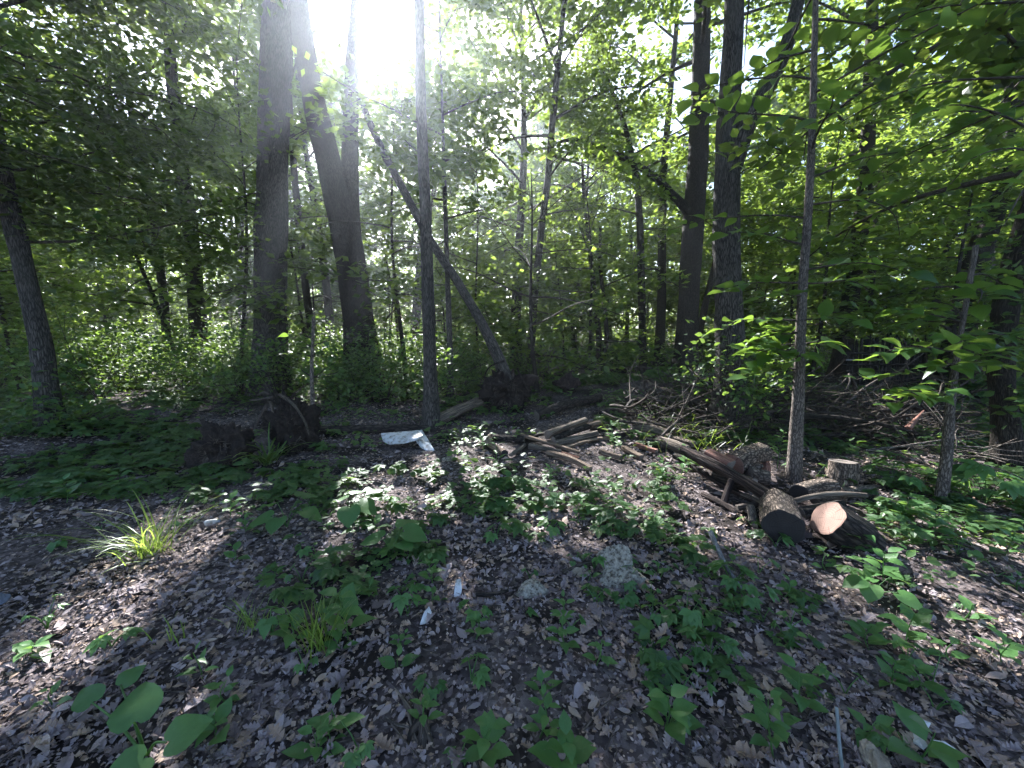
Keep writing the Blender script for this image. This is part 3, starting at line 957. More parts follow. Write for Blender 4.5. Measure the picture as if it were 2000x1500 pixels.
def roots(rng, parent, centre, rad, n, mat, rl=(0.3, 0.8), front=True, name='root', r0=0.02):
    for k in range(n):
        a = rng.random() * 2 * np.pi
        d = nrm(np.array([math.cos(a), -0.6 - 0.4 * rng.random() if front else rng.normal(), math.sin(a) * 0.9]))
        st = centre + d * rad * 0.8
        L = rl[0] + (rl[1] - rl[0]) * rng.random()
        Pn = [st]
        dd = d
        for s in range(5):
            dd = nrm(dd + rng.normal(0, 0.35, 3) + np.array([0, 0, -0.15]))
            Pn.append(Pn[-1] + dd * L / 5)
        Qr, rr, _ = resample(Pn, np.linspace(r0 * (0.5 + rng.random()), 0.003, 6), 12)
        v, f, b = tube(Qr, rr, 5, 0.1, 9, rng.random())
        MB().add(v, f, 0, 0.5, b).build(name, [mat], parent)


rng = np.random.default_rng(41)
c = AT(990, 765, Yb - 0.05)
v, f = lump(rng, c, 0.36, 46, 0.6, 2.4, (1.0, 0.55, 0.95), 3)
MB().add(v, f).build('root_plate', [M['clod']], rt)
roots(rng, rt, c, 0.28, 80, M['bark_twig'], (0.10, 0.26), True, 'root', 0.008)
for pl in ([(985, 705), (955, 715), (945, 735), (948, 770)], [(1010, 720), (1022, 745), (1035, 770)], [(945, 775), (925, 785), (905, 790)]):
    Pn = np.array([AT(x, y, Yb - 0.2) for x, y in pl])
    Qr, rr, _ = resample(Pn, np.linspace(0.022, 0.008, len(pl)), 14)
    v, f, b = tube(Qr, rr, 6, 0.1, 9)
    MB().add(v, f, 0, 0.5, b).build('root', [M['bark_log_dark']], rt)

# --- torn earth clods at the thick oak's foot
rb = thing('root_mound', 'mound of torn earth and bare roots against the thick oak', 'root mound')
c = G(556, 845, 0.26)
v, f = lump(rng, c + np.array([0.05, 0.15, 0]), 0.33, 44, 0.45, 2.4, (0.72, 0.8, 1.2), 8)
MB().add(v, f).build('earth', [M['clod']], rb)
roots(rng, rb, c + np.array([0.05, 0.1, 0]), 0.30, 46, M['stick'], (0.06, 0.22), True, 'root', 0.007)
Yr = c[1] - 0.1
for pl in ([(522, 790), (508, 815), (497, 838)], [(528, 785), (534, 805), (530, 835)], [(535, 775), (510, 780), (488, 782)], [(525, 770), (515, 765), (503, 772)], [(545, 770), (575, 790), (597, 825), (604, 850)]):
    Pn = np.array([AT(x, y, Yr) for x, y in pl])
    Qr, rr, _ = resample(Pn, np.linspace(0.024, 0.009, len(pl)), 14)
    v, f, b = tube(Qr, rr, 7, 0.1, 9)
    MB().add(v, f, 0, 0.5, b).build('root', [M['bark_twig']], rb)
rb = thing('root_mound', 'dark upturned clod with frayed roots left of the thick oak', 'root mound')
c = G(430, 884, 0.2)
v, f = lump(rng, c + np.array([0, 0.1, 0]), 0.235, 44, 0.55, 2.4, (1.1, 0.8, 1.0), 14)
MB().add(v, f).build('earth', [M['clod']], rb)
roots(rng, rb, c + np.array([0, 0.05, 0.02]), 0.20, 60, M['stick'], (0.05, 0.18), True, 'root', 0.006)

exec_order_mark = None
# ------------------------------------------------------------------ saplings with big separate leaves
LEAFMESH = {}


def leaf_mesh(kind, mat, variant=0):
    key = (kind, mat, variant)
    if key not in LEAFMESH:
        rng = np.random.default_rng(variant * 31 + len(kind))
        if kind == 'heart':
            t = HEART
        elif kind == 'broad':
            t = BROAD
        elif kind == 'ovate':
            t = OVATE
        elif kind == 'lance':
            t = LANCE
        elif kind == 'five':
            t = palmate(5, OVATE, rng, 1.35, 0.62)
        elif kind == 'three':
            t = palmate(3, BROAD, rng, 1.1, 0.7)
        elif kind == 'lobed':
            t = lobed_leaf(np.random.default_rng(77), 3, 0.5)
        v, f = t
        v = v.copy()
        v[:, 2] += rng.normal(0, 0.02, len(v)) + rng.normal(0, 0.12) * v[:, 1] ** 2
        LEAFMESH[key] = MB().add(v, f, 0, 0.5).mesh(kind + '_leaf', [M[mat]], smooth=True)
    return LEAFMESH[key]


def put_leaf(parent, kind, mat, pos, nor, head, size, variant=0, name='leaf', origin=None):
    o = link(name, leaf_mesh(kind, mat, variant), parent)
    z = nrm(np.asarray(nor, float))
    y = np.asarray(head, float)
    y = nrm(y - z * (y @ z))
    x = np.cross(y, z)
    m = Matrix(((x[0] * size, y[0] * size, z[0] * size, 0), (x[1] * size, y[1] * size, z[1] * size, 0), (x[2] * size, y[2] * size, z[2] * size, 0), (0, 0, 0, 1)))
    m.translation = Vector([float(q) for q in pos]) - (Vector([float(q) for q in origin]) if origin is not None else parent.location)
    o.matrix_local = m
    return o


def sapling(name, label, pts, mat, H, branches, leaf_size, seed, per_branch=9, kind='broad', leafmat='sapling_leaf'):
    rng = np.random.default_rng(seed)
    P, R = trunk_line(pts, None, H)
    root = thing(name, label, 'sapling')
    o, Q, r = trunk_mesh(P, R, M[mat], 14, 0.25, seed * 0.3, 'trunk', root, 0.05)
    cnt = 0
    for (z, az, L, el) in branches:
        k = int(np.argmin(abs(Q[:, 2] - z)))
        Pb = limb_points(rng, Q[k], az, el, L, 0.25)
        Qb, rb_, _ = resample(Pb, np.linspace(min(0.6 * r[k], 0.012), 0.003, len(Pb)), 14)
        v, f, b = tube(Qb, rb_, 5, 0)
        lo_ = MB().add(v, f, 0, 0.5, b).build('limb', [M['bark_twig']], root)
        for s in range(per_branch):
            w = 0.25 + 0.75 * (s + 0.7 * rng.random()) / per_branch
            i = min(13, int(w * 13))
            tdir = nrm(Qb[min(i + 1, 13)] - Qb[max(i - 1, 0)])
            sd = nrm(np.cross(tdir, [0, 0, 1])) * (1 if s % 2 else -1)
            head = nrm(tdir * 0.6 + sd * (0.9 if s < per_branch - 1 else 0.1) + rng.normal(0, 0.2, 3) + np.array([0, 0, -0.15]))
            nor = nrm(np.array([0, 0, 1]) + rng.normal(0, 0.28, 3))
            pos = Qb[i] + head * 0.03
            if sun_gap(pos[None])[0]:
                continue
            put_leaf(lo_, kind, leafmat, pos, nor, head, leaf_size * (0.65 + 0.6 * rng.random()), int(rng.integers(4)))
            cnt += 1
    return root


rng = np.random.default_rng(130)
br = [(1.18, 3.3, 0.5, 0.05), (1.22, 2.4, 0.4, 0.1), (1.30, 4.0, 0.45, 0.05), (1.25, 2.9, 0.5, 0.1), (1.35, 3.6, 0.5, 0.1), (1.42, 2.2, 0.45, 0.1), (1.48, 0.3, 0.35, 0.1), (1.58, 3.2, 0.6, 0.1), (1.72, 2.6, 0.75, 0.05), (1.55, 3.4, 0.55, 0.0), (1.95, -2.7, 0.7, 0.0), (1.62, -1.2, 0.45, 0.0), (2.0, 0.1, 0.9, 0.1), (2.1, 3.0, 0.8, 0.15), (2.2, -0.6, 0.8, 0.0)]
z = 2.4
while z < 6.3:
    br.append((z, rng.random() * 6.28, 0.7 + 0.8 * rng.random(), 0.05 + 0.35 * rng.random()))
    z += 0.22
sapling('sapling', 'pale slim sapling with big bright leaves behind the cut logs', [(1551, 938, 26), (1554, 860, 23), (1560, 760, 20), (1563, 660, 17), (1568, 560, 16), (1578, 420, 15), (1586, 280, 13), (1590, 120, 11), (1594, -20, 9)], 'bark_pale', 6.6, br, 0.20, 131, 10)
br = [(1.05, 2.9, 0.6, 0.2), (1.15, 3.6, 0.6, 0.1), (1.2, 0.3, 0.6, 0.15), (1.3, -2.4, 0.55, 0.1), (1.35, 2.0, 0.6, 0.2), (1.45, 3.1, 0.65, 0.2), (1.5, -0.7, 0.55, 0.1), (1.6, 0.9, 0.5, 0.2), (1.7, 2.7, 0.5, 0.3), (1.9, -2.0, 0.5, 0.2), (2.1, 0.4, 0.5, 0.3), (0.95, 3.3, 0.6, 0.1), (1.1, 2.5, 0.7, 0.1), (1.25, 3.9, 0.7, 0.1), (1.4, -0.2, 0.6, 0.1), (1.55, 3.5, 0.7, 0.1), (1.65, 1.8, 0.5, 0.1)]
sapling('sapling', 'knobbly small sapling with a dark leafy top at lower right', [(1838, 978, 20), (1846, 920, 18), (1852, 850, 17), (1856, 780, 14), (1868, 700, 9), (1882, 620, 7)], 'bark_pale', 2.3, br, 0.17, 151, 10)
br = [(0.9, 3.0, 0.3, 0.3), (1.0, 0.2, 0.35, 0.3), (1.15, 1.6, 0.3, 0.4), (1.25, -2.0, 0.3, 0.3), (1.3, 3.3, 0.3, 0.4), (1.4, 0.6, 0.3, 0.5)]
sapling('sapling', 'whip-thin sapling right of the torn earth mound', [(612, 868, 9), (611, 800, 8), (608, 720, 7), (612, 650, 5)], 'bark_pale', 1.75, br, 0.11, 161, 8)
# a limb of big leaves reaching into the upper right from a tree outside the frame
br = []
z = 2.6
rng = np.random.default_rng(171)
while z < 5.6:
    br.append((z, math.pi + rng.normal(0, 0.9), 0.8 + 1.0 * rng.random(), 0.1 + 0.3 * rng.random()))
    z += 0.17
sapling('sapling', 'dark leafy sapling at the upper right edge in front of the blue sky gap', [(2050, 1010, 22), (2060, 850, 20), (2075, 650, 18), (2080, 400, 15), (2085, 150, 12)], 'bark_dark', 5.9, br, 0.17, 172, 11)

# ------------------------------------------------------------------ the wood behind
rng = np.random.default_rng(500)


def free_spot(rng, ylo, yhi, used, mind):
    for _ in range(200):
        Y = ylo + (yhi - ylo) * rng.random()
        X = (rng.random() * 2 - 1) * (Y * 1.28 + 2)
        uu, vv, _ = to_px(np.array([X, Y, 0.0]))
        if 1590 < uu < 1850 and Y < 15:
            continue
        if all((X - a) ** 2 + (Y - b) ** 2 > mind ** 2 for a, b in used):
            used.append((X, Y))
            return X, Y
    return X, Y


MARKS = [(-9e9, 100, 'left of the tilting trunk at the far left edge'), (100, 390, 'between the far-left tilting trunk and the half hidden one'),
         (390, 530, 'between the half hidden dark trunk and the thick straight oak'), (530, 710, 'between the thick straight oak and the forked trunk'),
         (710, 845, 'between the forked trunk and the slim grey pole'), (845, 1036, 'between the slim pole and the slender curved trunk'),
         (1036, 1256, 'between the slender curved trunk and the arched limb'), (1256, 1428, 'around the dark trunk with the arched limb'),
         (1428, 1640, 'between the thick pale trunk and the stake fence'), (1640, 1862, 'behind the old stake fence'), (1862, 9e9, 'beyond the tilting trunk at the right edge')]


def where_label(kind, X, Y):
    u = float(to_px(np.array([X, Y, 0.0]))[0])
    for a, b, t in MARKS:
        if a <= u < b:
            return kind + ' ' + t


used = []
for k in range(46):       # full-grown trees
    X, Y = free_spot(rng, 14, 42, used, 3.2)
    H = 13 + 6 * rng.random()
    base = np.array([X, Y, float(height(X, Y)) - 0.1])
    lean = rng.normal(0, 0.05, 2)
    P = np.array([base + np.array([lean[0] * z + 0.12 * math.sin(z * 0.5 + k), lean[1] * z, z]) for z in np.linspace(0, H, 8)])
    r0 = 0.10 + 0.16 * rng.random()
    R = np.linspace(r0, 0.03, 8)
    root = thing('woodland_tree', where_label('tall background tree', X, Y), 'tree', group='tall trees deep in the wood')
    o, Q, r = trunk_mesh(P, R, M['bark_dark'], 8, 0.3, k * 1.1, 'trunk', root, 0.0, 0.5)
    far = Y > 26
    grow_crown(root, Q, r, np.random.default_rng(900 + k), 2.0 + 2 * rng.random(), H - 0.5, 3.9, 20, 0.24 if far else 0.18, per=14.5 if far else 17.5, twig_mat=M['bark_twig'], limb_obj=False, tint=0.5 + 0.15 * rng.random(), sprays=8)
for k in range(62):       # thin understory stems with low foliage
    X, Y = free_spot(rng, 9.5 if k < 56 else 7.8, 27 if k < 56 else 10.0, used, 1.35)
    H = 4.5 + 3.5 * rng.random()
    base = np.array([X, Y, float(height(X, Y)) - 0.1])
    lean = rng.normal(0, 0.08, 2)
    P = np.array([base + np.array([lean[0] * z + 0.10 * math.sin(z * 0.9 + k), lean[1] * z, z]) for z in np.linspace(0, H, 8)])
    R = np.linspace(0.03 + 0.04 * rng.random(), 0.01, 8)
    root = thing('understory_tree', where_label('thin understory tree', X, Y), 'tree', group='thin understory trees')
    o, Q, r = trunk_mesh(P, R, M['bark_dark'], 7, 0.2, k * 1.3, 'trunk', root, 0.0, 0.3)
    grow_crown(root, Q, r, np.random.default_rng(1300 + k), 0.9 + rng.random(), H - 0.2, 2.1, 14, 0.135, per=19, twig_mat=M['bark_twig'], limb_obj=False, tint=0.55, sprays=6, elev=(0.0, 0.6))
print('wood', NLEAF)

# shrubs
spots = []
for k in range(94):
    X, Y = free_spot(rng, 7.6, 20, spots, 0.9)
    if k >= 64:
        Y = 7.9 + 5.5 * rng.random()
        X = (40 + 830 * rng.random() - 1000) / FPX * Y * 0.99
    u, v, dep = to_px(np.array([X, Y, 0.0]))
    if 930 < u < 1320 and Y < 10.5:
        continue
    if u > 1300 and Y < 10.3:
        continue
    Hs = 0.6 + 1.0 * rng.random() + (0.5 if X < -4 else 0) if k < 64 else 1.2 + 1.0 * rng.random()
    root = thing('shrub', where_label('leafy low shrub', X, Y), 'shrub', group='undergrowth shrubs')
    rs = np.random.default_rng(2000 + k)
    stems = MB()
    C, RR = [], []
    z0 = float(height(X, Y))
    for s in range(12):
        a = rs.random() * 6.28
        P = limb_points(rs, np.array([X, Y, z0 - 0.05]), a, 1.25 - 0.5 * rs.random(), Hs * (0.7 + 0.5 * rs.random()), 0.3, 5)
        Qs, r_, _ = resample(P, np.linspace(0.012, 0.003, 6), 8)
        vv, ff, bb = tube(Qs, r_, 4, 0)
        stems.add(vv, ff, 0, 0.5, bb)
        for w in (3, 4, 5, 6, 7):
            C.append(Qs[w] + rs.normal(0, 0.1, 3)); RR.append(0.16 + 0.16 * rs.random())
    stems.build('stems', [M['bark_twig']], root)
    C, RR = np.array(C), np.array(RR)
    pos, nor, head, sz = leaf_cloud(C, RR, 20, 0.085, rs, 0.5, 0.5)
    lv = MB()
    pos[:, 2] = np.maximum(pos[:, 2], z0 + 0.04)
    NLEAF += add_leaves(lv, pos, nor, head, sz, LEAF6 if Y < 9.3 else LEAF2, 0, rs, 0.55)
    lv.build('foliage', [M['cover']], root, smooth=False)
print('shrubs', NLEAF)

# far wood that reads as one mass
rs = np.random.default_rng(77)
n = 5600
Y = 31 + 34 * rs.random(n)
X = (rs.random(n) * 2 - 1) * (Y * 1.4)
Z = 0.3 + 19 * rs.random(n) ** 1.9
C = np.stack([X, Y, Z], -1)
pos, nor, head, sz = leaf_cloud(C, 0.7 + 0.9 * rs.random(n), 18, 0.44, rs, 0.5, 0.6)
lv = MB()
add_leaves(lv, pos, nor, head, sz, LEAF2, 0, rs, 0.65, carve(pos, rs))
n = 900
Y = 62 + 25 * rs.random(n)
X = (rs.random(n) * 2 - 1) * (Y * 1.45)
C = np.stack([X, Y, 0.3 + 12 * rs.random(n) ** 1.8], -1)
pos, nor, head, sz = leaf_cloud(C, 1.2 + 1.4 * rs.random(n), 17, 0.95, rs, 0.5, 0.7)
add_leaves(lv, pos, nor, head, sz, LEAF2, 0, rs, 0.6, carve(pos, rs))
for k in range(150):
    y = 34 + 30 * rs.random()
    x = (rs.random() * 2 - 1) * y * 1.3
    h = 7 + 6 * rs.random()
    P = np.array([[x + 0.4 * rs.normal() * t, y, h * t] for t in (0, 0.35, 0.7, 1.0)])
    v, f, b = tube(P, np.array([0.13, 0.11, 0.08, 0.03]) * (0.6 + 0.8 * rs.random()), 5, 0)
    lv.add(v, f, 1, 0.5, b)
tag(lv.build('distant_woods', [M['canopy'], M['bark_dark']], smooth=False), 'distant woodland of thin stems and pale lit leaves', 'woods', None, 'stuff')

rs = np.random.default_rng(79)
n = 1600
Y = 13 + 24 * rs.random(n)
X = (rs.random(n) * 2 - 1) * (Y * 1.35)
C = np.stack([X, Y, height(X, Y) + 0.15 + 0.9 * rs.random(n) ** 1.6], -1)
pos, nor, head, sz = leaf_cloud(C, 0.3 + 0.4 * rs.random(n), 20, 0.15, rs, 0.5, 0.5)
lv = MB()
add_leaves(lv, pos, nor, head, sz, LEAF2, 0, rs, 0.55)
tag(lv.build('undergrowth', [M['cover']], smooth=False), 'green undergrowth carpet between the distant trunks', 'undergrowth', None, 'stuff')

# ------------------------------------------------------------------ ground cover (uncountable low leaves)


def cluster_template(rng, kind):
    m = MB()
    n = rng.integers(4, 8)
    for k in range(n):
        a = rng.random() * 6.28
        r = 0.02 + 0.13 * rng.random()
        h = 0.05 + 0.11 * rng.random()
        t = {'five': palmate(5, LEAF2, rng, 1.35, 0.10), 'three': palmate(3, LEAF6, rng, 1.1, 0.085), 'one': (LEAF6[0] * 0.09, LEAF6[1])}[kind]
        nor = nrm(np.array([[0, 0, 1.0]]) + rng.normal(0, 0.25, (1, 3)))
        head = np.array([[math.cos(a), math.sin(a), -0.1]])
        p = np.array([[math.cos(a) * r, math.sin(a) * r, h]])
        V, F = place(t[0], t[1], p, nor, head, np.array([0.8 + 0.5 * rng.random()]))
        m.add(V, F, 0, rng.random())
    return np.concatenate(m.v), np.concatenate(m.t)


def cover_density(x, y, u, v):
    d = np.where(y > 5.0, 0.95, 0.0)
    d = np.maximum(d, np.where((y > 3.4) & (x < -3.0), 0.9, 0))
    d = np.maximum(d, np.where((y > 2.6) & (x > 2.6) & (u > 1640), 0.75, 0))
    d = np.maximum(d, 0.8 * np.exp(-(((u - 1320) / 80) ** 2 + ((v - 960) / 110) ** 2)))
    d = np.maximum(d, 0.40 * np.exp(-(((u - 1400) / 70) ** 2 + ((v - 1170) / 110) ** 2)))
    d = np.maximum(d, 0.5 * np.exp(-(((u - 590) / 140) ** 2 + ((v - 1000) / 80) ** 2)))
    d = np.maximum(d, 0.32 * np.exp(-(((u - 640) / 80) ** 2 + ((v - 1190) / 110) ** 2)))
    d = np.maximum(d, 0.62 * np.exp(-(((u - 1020) / 300) ** 2 + ((v - 980) / 60) ** 2)))
    d = np.maximum(d, 0.30 * np.exp(-(((u - 800) / 200) ** 2 + ((v - 1120) / 60) ** 2)))
    d = np.maximum(d, 0.05)
    # trodden leaf litter at lower left and the bare fronts
    d = np.where((u < 480) & (v > 990), d * 0.15, d)
    clump = np.clip(0.55 + 0.9 * NZ.fbm(np.stack([x, y, 0 * x + 3], -1), 1.1, 2), 0.05, 1.2)
    return d * clump


rs = np.random.default_rng(88)
n = 26000
Y = 1.5 + 15.0 * rs.random(n) ** 1.15
X = (rs.random(n) * 2 - 1) * (Y * 1.30 + 0.6)
u, v, dep = to_px(np.stack([X, Y, 0 * X], -1))
w = cover_density(X, Y, u, v)
keep = rs.random(n) < w * np.clip(0.62 - 0.01 * Y, 0.3, 1)
# clear the cut-wood places a little
keep &= ~((u > 1480) & (u < 1690) & (v > 975) & (v < 1075))
for (a, b, c_, d_, pr) in ((935, 1330, 822, 915, 0.22), (1320, 1520, 870, 1010, 0.25), (1500, 1710, 890, 985, 0.3), (735, 860, 838, 900, 0.15), (610, 950, 778, 850, 0.4),
                           (380, 610, 790, 915, 0.2), (940, 1060, 740, 830, 0.3), (1140, 1270, 1060, 1150, 0.2), (1000, 1090, 1120, 1180, 0.1)):
    keep &= ~((u > a) & (u < b) & (v > c_) & (v < d_) & (rs.random(n) > pr))
X, Y = X[keep], Y[keep]
print('cover clusters', len(X))
tm = [cluster_template(rs, k) for k in ('five', 'three', 'one', 'five', 'one', 'three', 'one')]
which = rs.integers(0, len(tm), len(X))
patch = NZ.fbm(np.stack([X, Y, 0 * X], -1), 0.8, 2)
which = np.where(patch > 0.25, rs.choice([0, 3], len(X)), which)
which = np.where(patch < -0.3, rs.choice([2, 4, 6], len(X)), which)
cov = MB()
for i, (tv, tf) in enumerate(tm):
    s = which == i
    k = int(s.sum())
    if not k:
        continue
    a = rs.random(k) * 6.28
    pos = np.stack([X[s], Y[s], height(X[s], Y[s])], -1)
    V, F = place(tv, tf, pos, nrm(np.array([0, 0, 1.0]) + rs.normal(0, 0.12, (k, 3))), np.stack([np.cos(a), np.sin(a), 0 * a], -1), 0.26 + 0.5 * rs.random(k) ** 1.5 + 0.085 * np.minimum(Y[s], 8))
    tt = np.clip(np.repeat(np.clip(0.5 + rs.normal(0, 0.15, k), 0, 1), len(tf)) + rs.normal(0, 0.12, k * len(tf)), 0, 1)
    cov.add(V, F, 0, tt)
tag(cov.build('ground_cover', [M['cover']], smooth=False), 'low green ground cover spread over the forest floor', 'ground cover', None, 'stuff')

# ------------------------------------------------------------------ leaf litter
rs = np.random.default_rng(99)
LT = [lobed_leaf(rs, int(rs.integers(3, 5)), 0.35 + 0.35 * rs.random()) for _ in range(8)] + [blade_leaf(0.45, 4, 0.3 * rs.random(), rs.normal(0.2, 0.4)) for _ in range(3)]
n = 44000
Y = 0.6 + 7.0 * rs.random(n) ** 1.4
X = (rs.random(n) * 2 - 1) * (Y * 1.32 + 0.7)
nz = NZ2.fbm(np.stack([X, Y, 0 * X], -1), 0.9, 2)
keep = rs.random(n) < np.clip(0.80 + 1.0 * nz, 0.10, 1)
X, Y = X[keep], Y[keep]
n = len(X)
u, v, dep = to_px(np.stack([X, Y, 0 * X], -1))
Z = height(X, Y) + 0.004 + 0.020 * rs.random(n)
nor = nrm(np.array([0, 0, 1.0]) + rs.normal(0, 0.22, (n, 3)) * (0.5 + rs.random((n, 1))))
a = rs.random(n) * 6.28
head = np.stack([np.cos(a), np.sin(a), 0 * a], -1)
sz = 0.020 + 0.052 * rs.random(n) ** 1.7 + np.where(rs.random(n) < 0.07, 0.025 + 0.035 * rs.random(n), 0)
infr = (u > 10) & (u < 1990) & (v < 1495)
near = np.argsort(np.where(infr, dep / sz, 1e9))[:300]
isn = np.zeros(n, bool); isn[near] = True
typ = np.where(Y > 3.2, len(LT) + 3 + rs.integers(0, 2, n), np.where((Y > 2.1) & ((sz < 0.055) | (Y > 2.9)), len(LT) + rs.integers(0, 3, n), rs.integers(0, len(LT), n)))
LT += [(LEAF6[0] * np.array([1, 1, 2.5]), LEAF6[1]), (LEAF6[0] * np.array([0.8, 1, -4]), LEAF6[1]), (LEAF6[0] * np.array([1.3, 1, 4]), LEAF6[1]), (LEAF2[0] * np.array([1.1, 1, 3]), LEAF2[1]), (LEAF2[0] * np.array([0.7, 1, -4]), LEAF2[1])]
lit = MB()
for i, (tv, tf) in enumerate(LT):
    s = (typ == i) & ~isn
    k = int(s.sum())
    V, F = place(tv, tf, np.stack([X[s], Y[s], Z[s]], -1), nor[s], head[s], sz[s])
    lit.add(V, F, 0, np.repeat(rs.random(k), len(tf)))
# torn scraps and fine twigs between the leaves
k = 24000
ys = 0.7 + 4.0 * rs.random(k) ** 1.5
xs = (rs.random(k) * 2 - 1) * (ys * 1.32 + 0.6)
a = rs.random(k) * 6.28
V, F = place(LEAF2[0] * np.array([1.3, 1, 1]), LEAF2[1], np.stack([xs, ys, height(xs, ys) + 0.004 + 0.02 * rs.random(k)], -1), nrm(np.array([0, 0, 1.0]) + rs.normal(0, 0.35, (k, 3))), np.stack([np.cos(a), np.sin(a), 0 * a], -1), 0.008 + 0.018 * rs.random(k))
lit.add(V, F, 0, np.repeat(rs.random(k), 2))
for j in range(900):
    y = 0.9 + 4.5 * rs.random() ** 1.4
    x = (rs.random() * 2 - 1) * (y * 1.3 + 0.4)
    a_ = rs.random() * 6.28
    l_ = 0.05 + 0.22 * rs.random() ** 2
    P = np.array([[x, y, 0], [x + math.cos(a_) * l_ * 0.5 + rs.normal(0, 0.01), y + math.sin(a_) * l_ * 0.5 + rs.normal(0, 0.01), 0], [x + math.cos(a_) * l_, y + math.sin(a_) * l_, 0]])
    P[:, 2] = height(P[:, 0], P[:, 1]) + 0.018 + 0.012 * rs.random(3)
    v, f, b = tube(P, np.array([0.0028, 0.0024, 0.0012]) * (0.6 + rs.random()), 4)
    lit.add(v, f, 1, 0.5, b)
tag(lit.build('leaf_litter', [M['litter'], M['stick']], smooth=False), 'brown oak leaf litter covering the ground', 'leaf litter', None, 'stuff')
litm = [MB().add(tv, tf, 0, 0.5).mesh('dead_leaf', [M['litter']], smooth=False) for tv, tf in LT]
for i in near:
    o = link('dead_leaf', litm[typ[i]], ground)
    zz = nor[i]
    yy = nrm(head[i] - zz * (head[i] @ zz))
    xx = np.cross(yy, zz)
    m3 = np.stack([xx, yy, zz], -1) * sz[i]
    mm = Matrix([[*map(float, m3[0]), X[i]], [*map(float, m3[1]), Y[i]], [*map(float, m3[2]), Z[i] + 0.01], [0, 0, 0, 1]])
    o.matrix_local = mm

# ------------------------------------------------------------------ cut wood


def log(name, label, p0, p1, r0, r1, bark='bark_log', end='end_grey', seed=0, sides=18, flat=None, group=None, cat='log', rough=0.08, ends=(True, True), ridge=0.06):
    """a cut length of wood: bark (or weathered side) and two cut ends; flat cuts the round into a split billet"""
    p0, p1 = np.asarray(p0, float), np.asarray(p1, float)
    root = thing(name, label, cat, (0, 0, 0), group)
    n = 14
    rs_ = np.random.default_rng(seed + 70)
    bend = rs_.normal(0, 0.02, 3) * np.linalg.norm(p1 - p0)
    t = np.linspace(0, 1, n)
    P = p0 + (p1 - p0) * t[:, None] + bend * np.sin(np.pi * t)[:, None]
    R = r0 + (r1 - r0) * t

    def lob(a, s):
        o = 1 + 0.06 * np.cos(2 * a + seed) + 0.04 * np.cos(5 * a + seed * 2) + 0 * s
        if flat is not None:
            for ang, depth in flat:
                c = np.cos(a - ang)
                lim = depth / np.maximum(c, 0.05)
                o = np.where((c > 0.05) & (lim < o), lim, o)
        return o
    v, f, b = tube(P, R, sides, rough, 6.0, seed * 0.77, lobes=lob, ridge=ridge)
    MB().add(v, f, 0, 0.5, b).build('bark' if flat is None else 'side', [M[bark]], root)
    ax = nrm(p1 - p0)
    for k, (ring, c, sg) in enumerate(((v[:sides], P[0], -1), (v[-sides:], P[-1], 1))):
        if not ends[k]:
            continue
        c2 = ring.mean(0)
        inner = c2 + (ring - c2) * 0.93
        vv = np.concatenate([ring + ax * sg * 0.001, inner + ax * sg * 0.004, [c2 + ax * sg * 0.004]])
        nn = sides
        q = np.stack([np.arange(nn), (np.arange(nn) + 1) % nn, nn + (np.arange(nn) + 1) % nn, nn + np.arange(nn)], -1)
        tr = np.stack([nn + np.arange(nn), nn + (np.arange(nn) + 1) % nn, np.full(nn, 2 * nn)], -1)
        e = MB()
        e1 = nrm(np.cross(ax, [0.3, 0.2, 1.0])); e2_ = np.cross(ax, e1)
        rad = np.stack([(vv - c2) @ e1, (vv - c2) @ e2_, 0 * vv[:, 0]], -1)
        e.add(vv, q, 0, 0.5, rad)
        e2 = MB().add(vv, q, 0, 0.5, rad)
        e2.t.append(tr); e2.tm.append(np.zeros(len(tr), np.int32)); e2.tt.append(np.full(len(tr), 0.5, np.float32))
        e2.build('cut_end', [M[end]], root, smooth=False)
    return root


def wpx(w, p):
    return 0.5 * w / FPX * float((p - CAM) @ FW)


def plog(name, label, a, b, w, z0=None, z1=None, **k):
    """log laid between two photo pixels at given heights over the ground"""
    za = z0 if z0 is not None else 0.0
    zb = z1 if z1 is not None else za
    p0, p1 = G(a[0], a[1], za), G(b[0], b[1], zb)
    r = wpx(w, (p0 + p1) / 2)
    if z0 is None:
        p0[2] += 0.0; p1[2] += 0.0
    return log(name, label, p0, p1, r, r * k.pop('taper', 0.95), **k)


HALF = [(math.pi / 2, 0.25)]
WEDGE = [(math.pi / 2, 0.35), (math.pi, 0.45)]
plog('split_log', 'grey half-round billet on top of the heap by the root plate', (1071, 850), (1143, 823), 19, 0.16, 0.20, bark='wood_grey', flat=[(0.6, 0.5)], seed=1, cat='firewood')
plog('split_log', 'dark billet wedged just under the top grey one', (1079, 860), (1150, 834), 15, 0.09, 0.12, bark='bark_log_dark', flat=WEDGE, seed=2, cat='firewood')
plog('split_log', 'brown round billet third down at the heap middle', (1084, 867), (1166, 847), 14, 0.06, 0.09, bark='wood_grey', seed=3, cat='firewood')
plog('split_log', 'lowest brown billet in the fan of the central heap', (1104, 873), (1167, 856), 11, 0.03, 0.05, bark='wood_split', flat=HALF, seed=4, cat='firewood')
plog('split_log', 'long sunlit lath lying across the front of the heap', (1018, 849), (1131, 883), 9, 0.10, 0.05, bark='wood_split', flat=WEDGE, seed=5, cat='firewood')
plog('split_log', 'short dark lath below the long sunlit one', (1068, 878), (1131, 894), 8, 0.03, 0.03, bark='wood_red', flat=HALF, seed=6, cat='firewood')
plog('split_log', 'pale round pole nearest the camera in the central heap', (1070, 885), (1153, 917), 13, 0.04, 0.04, bark='wood_split', seed=7, cat='firewood')
plog('split_log', 'stubby pale log with a dark end left of the heap', (950, 862), (986, 886), 15, 0.06, 0.04, bark='wood_split', end='end_dark', seed=8, cat='firewood')
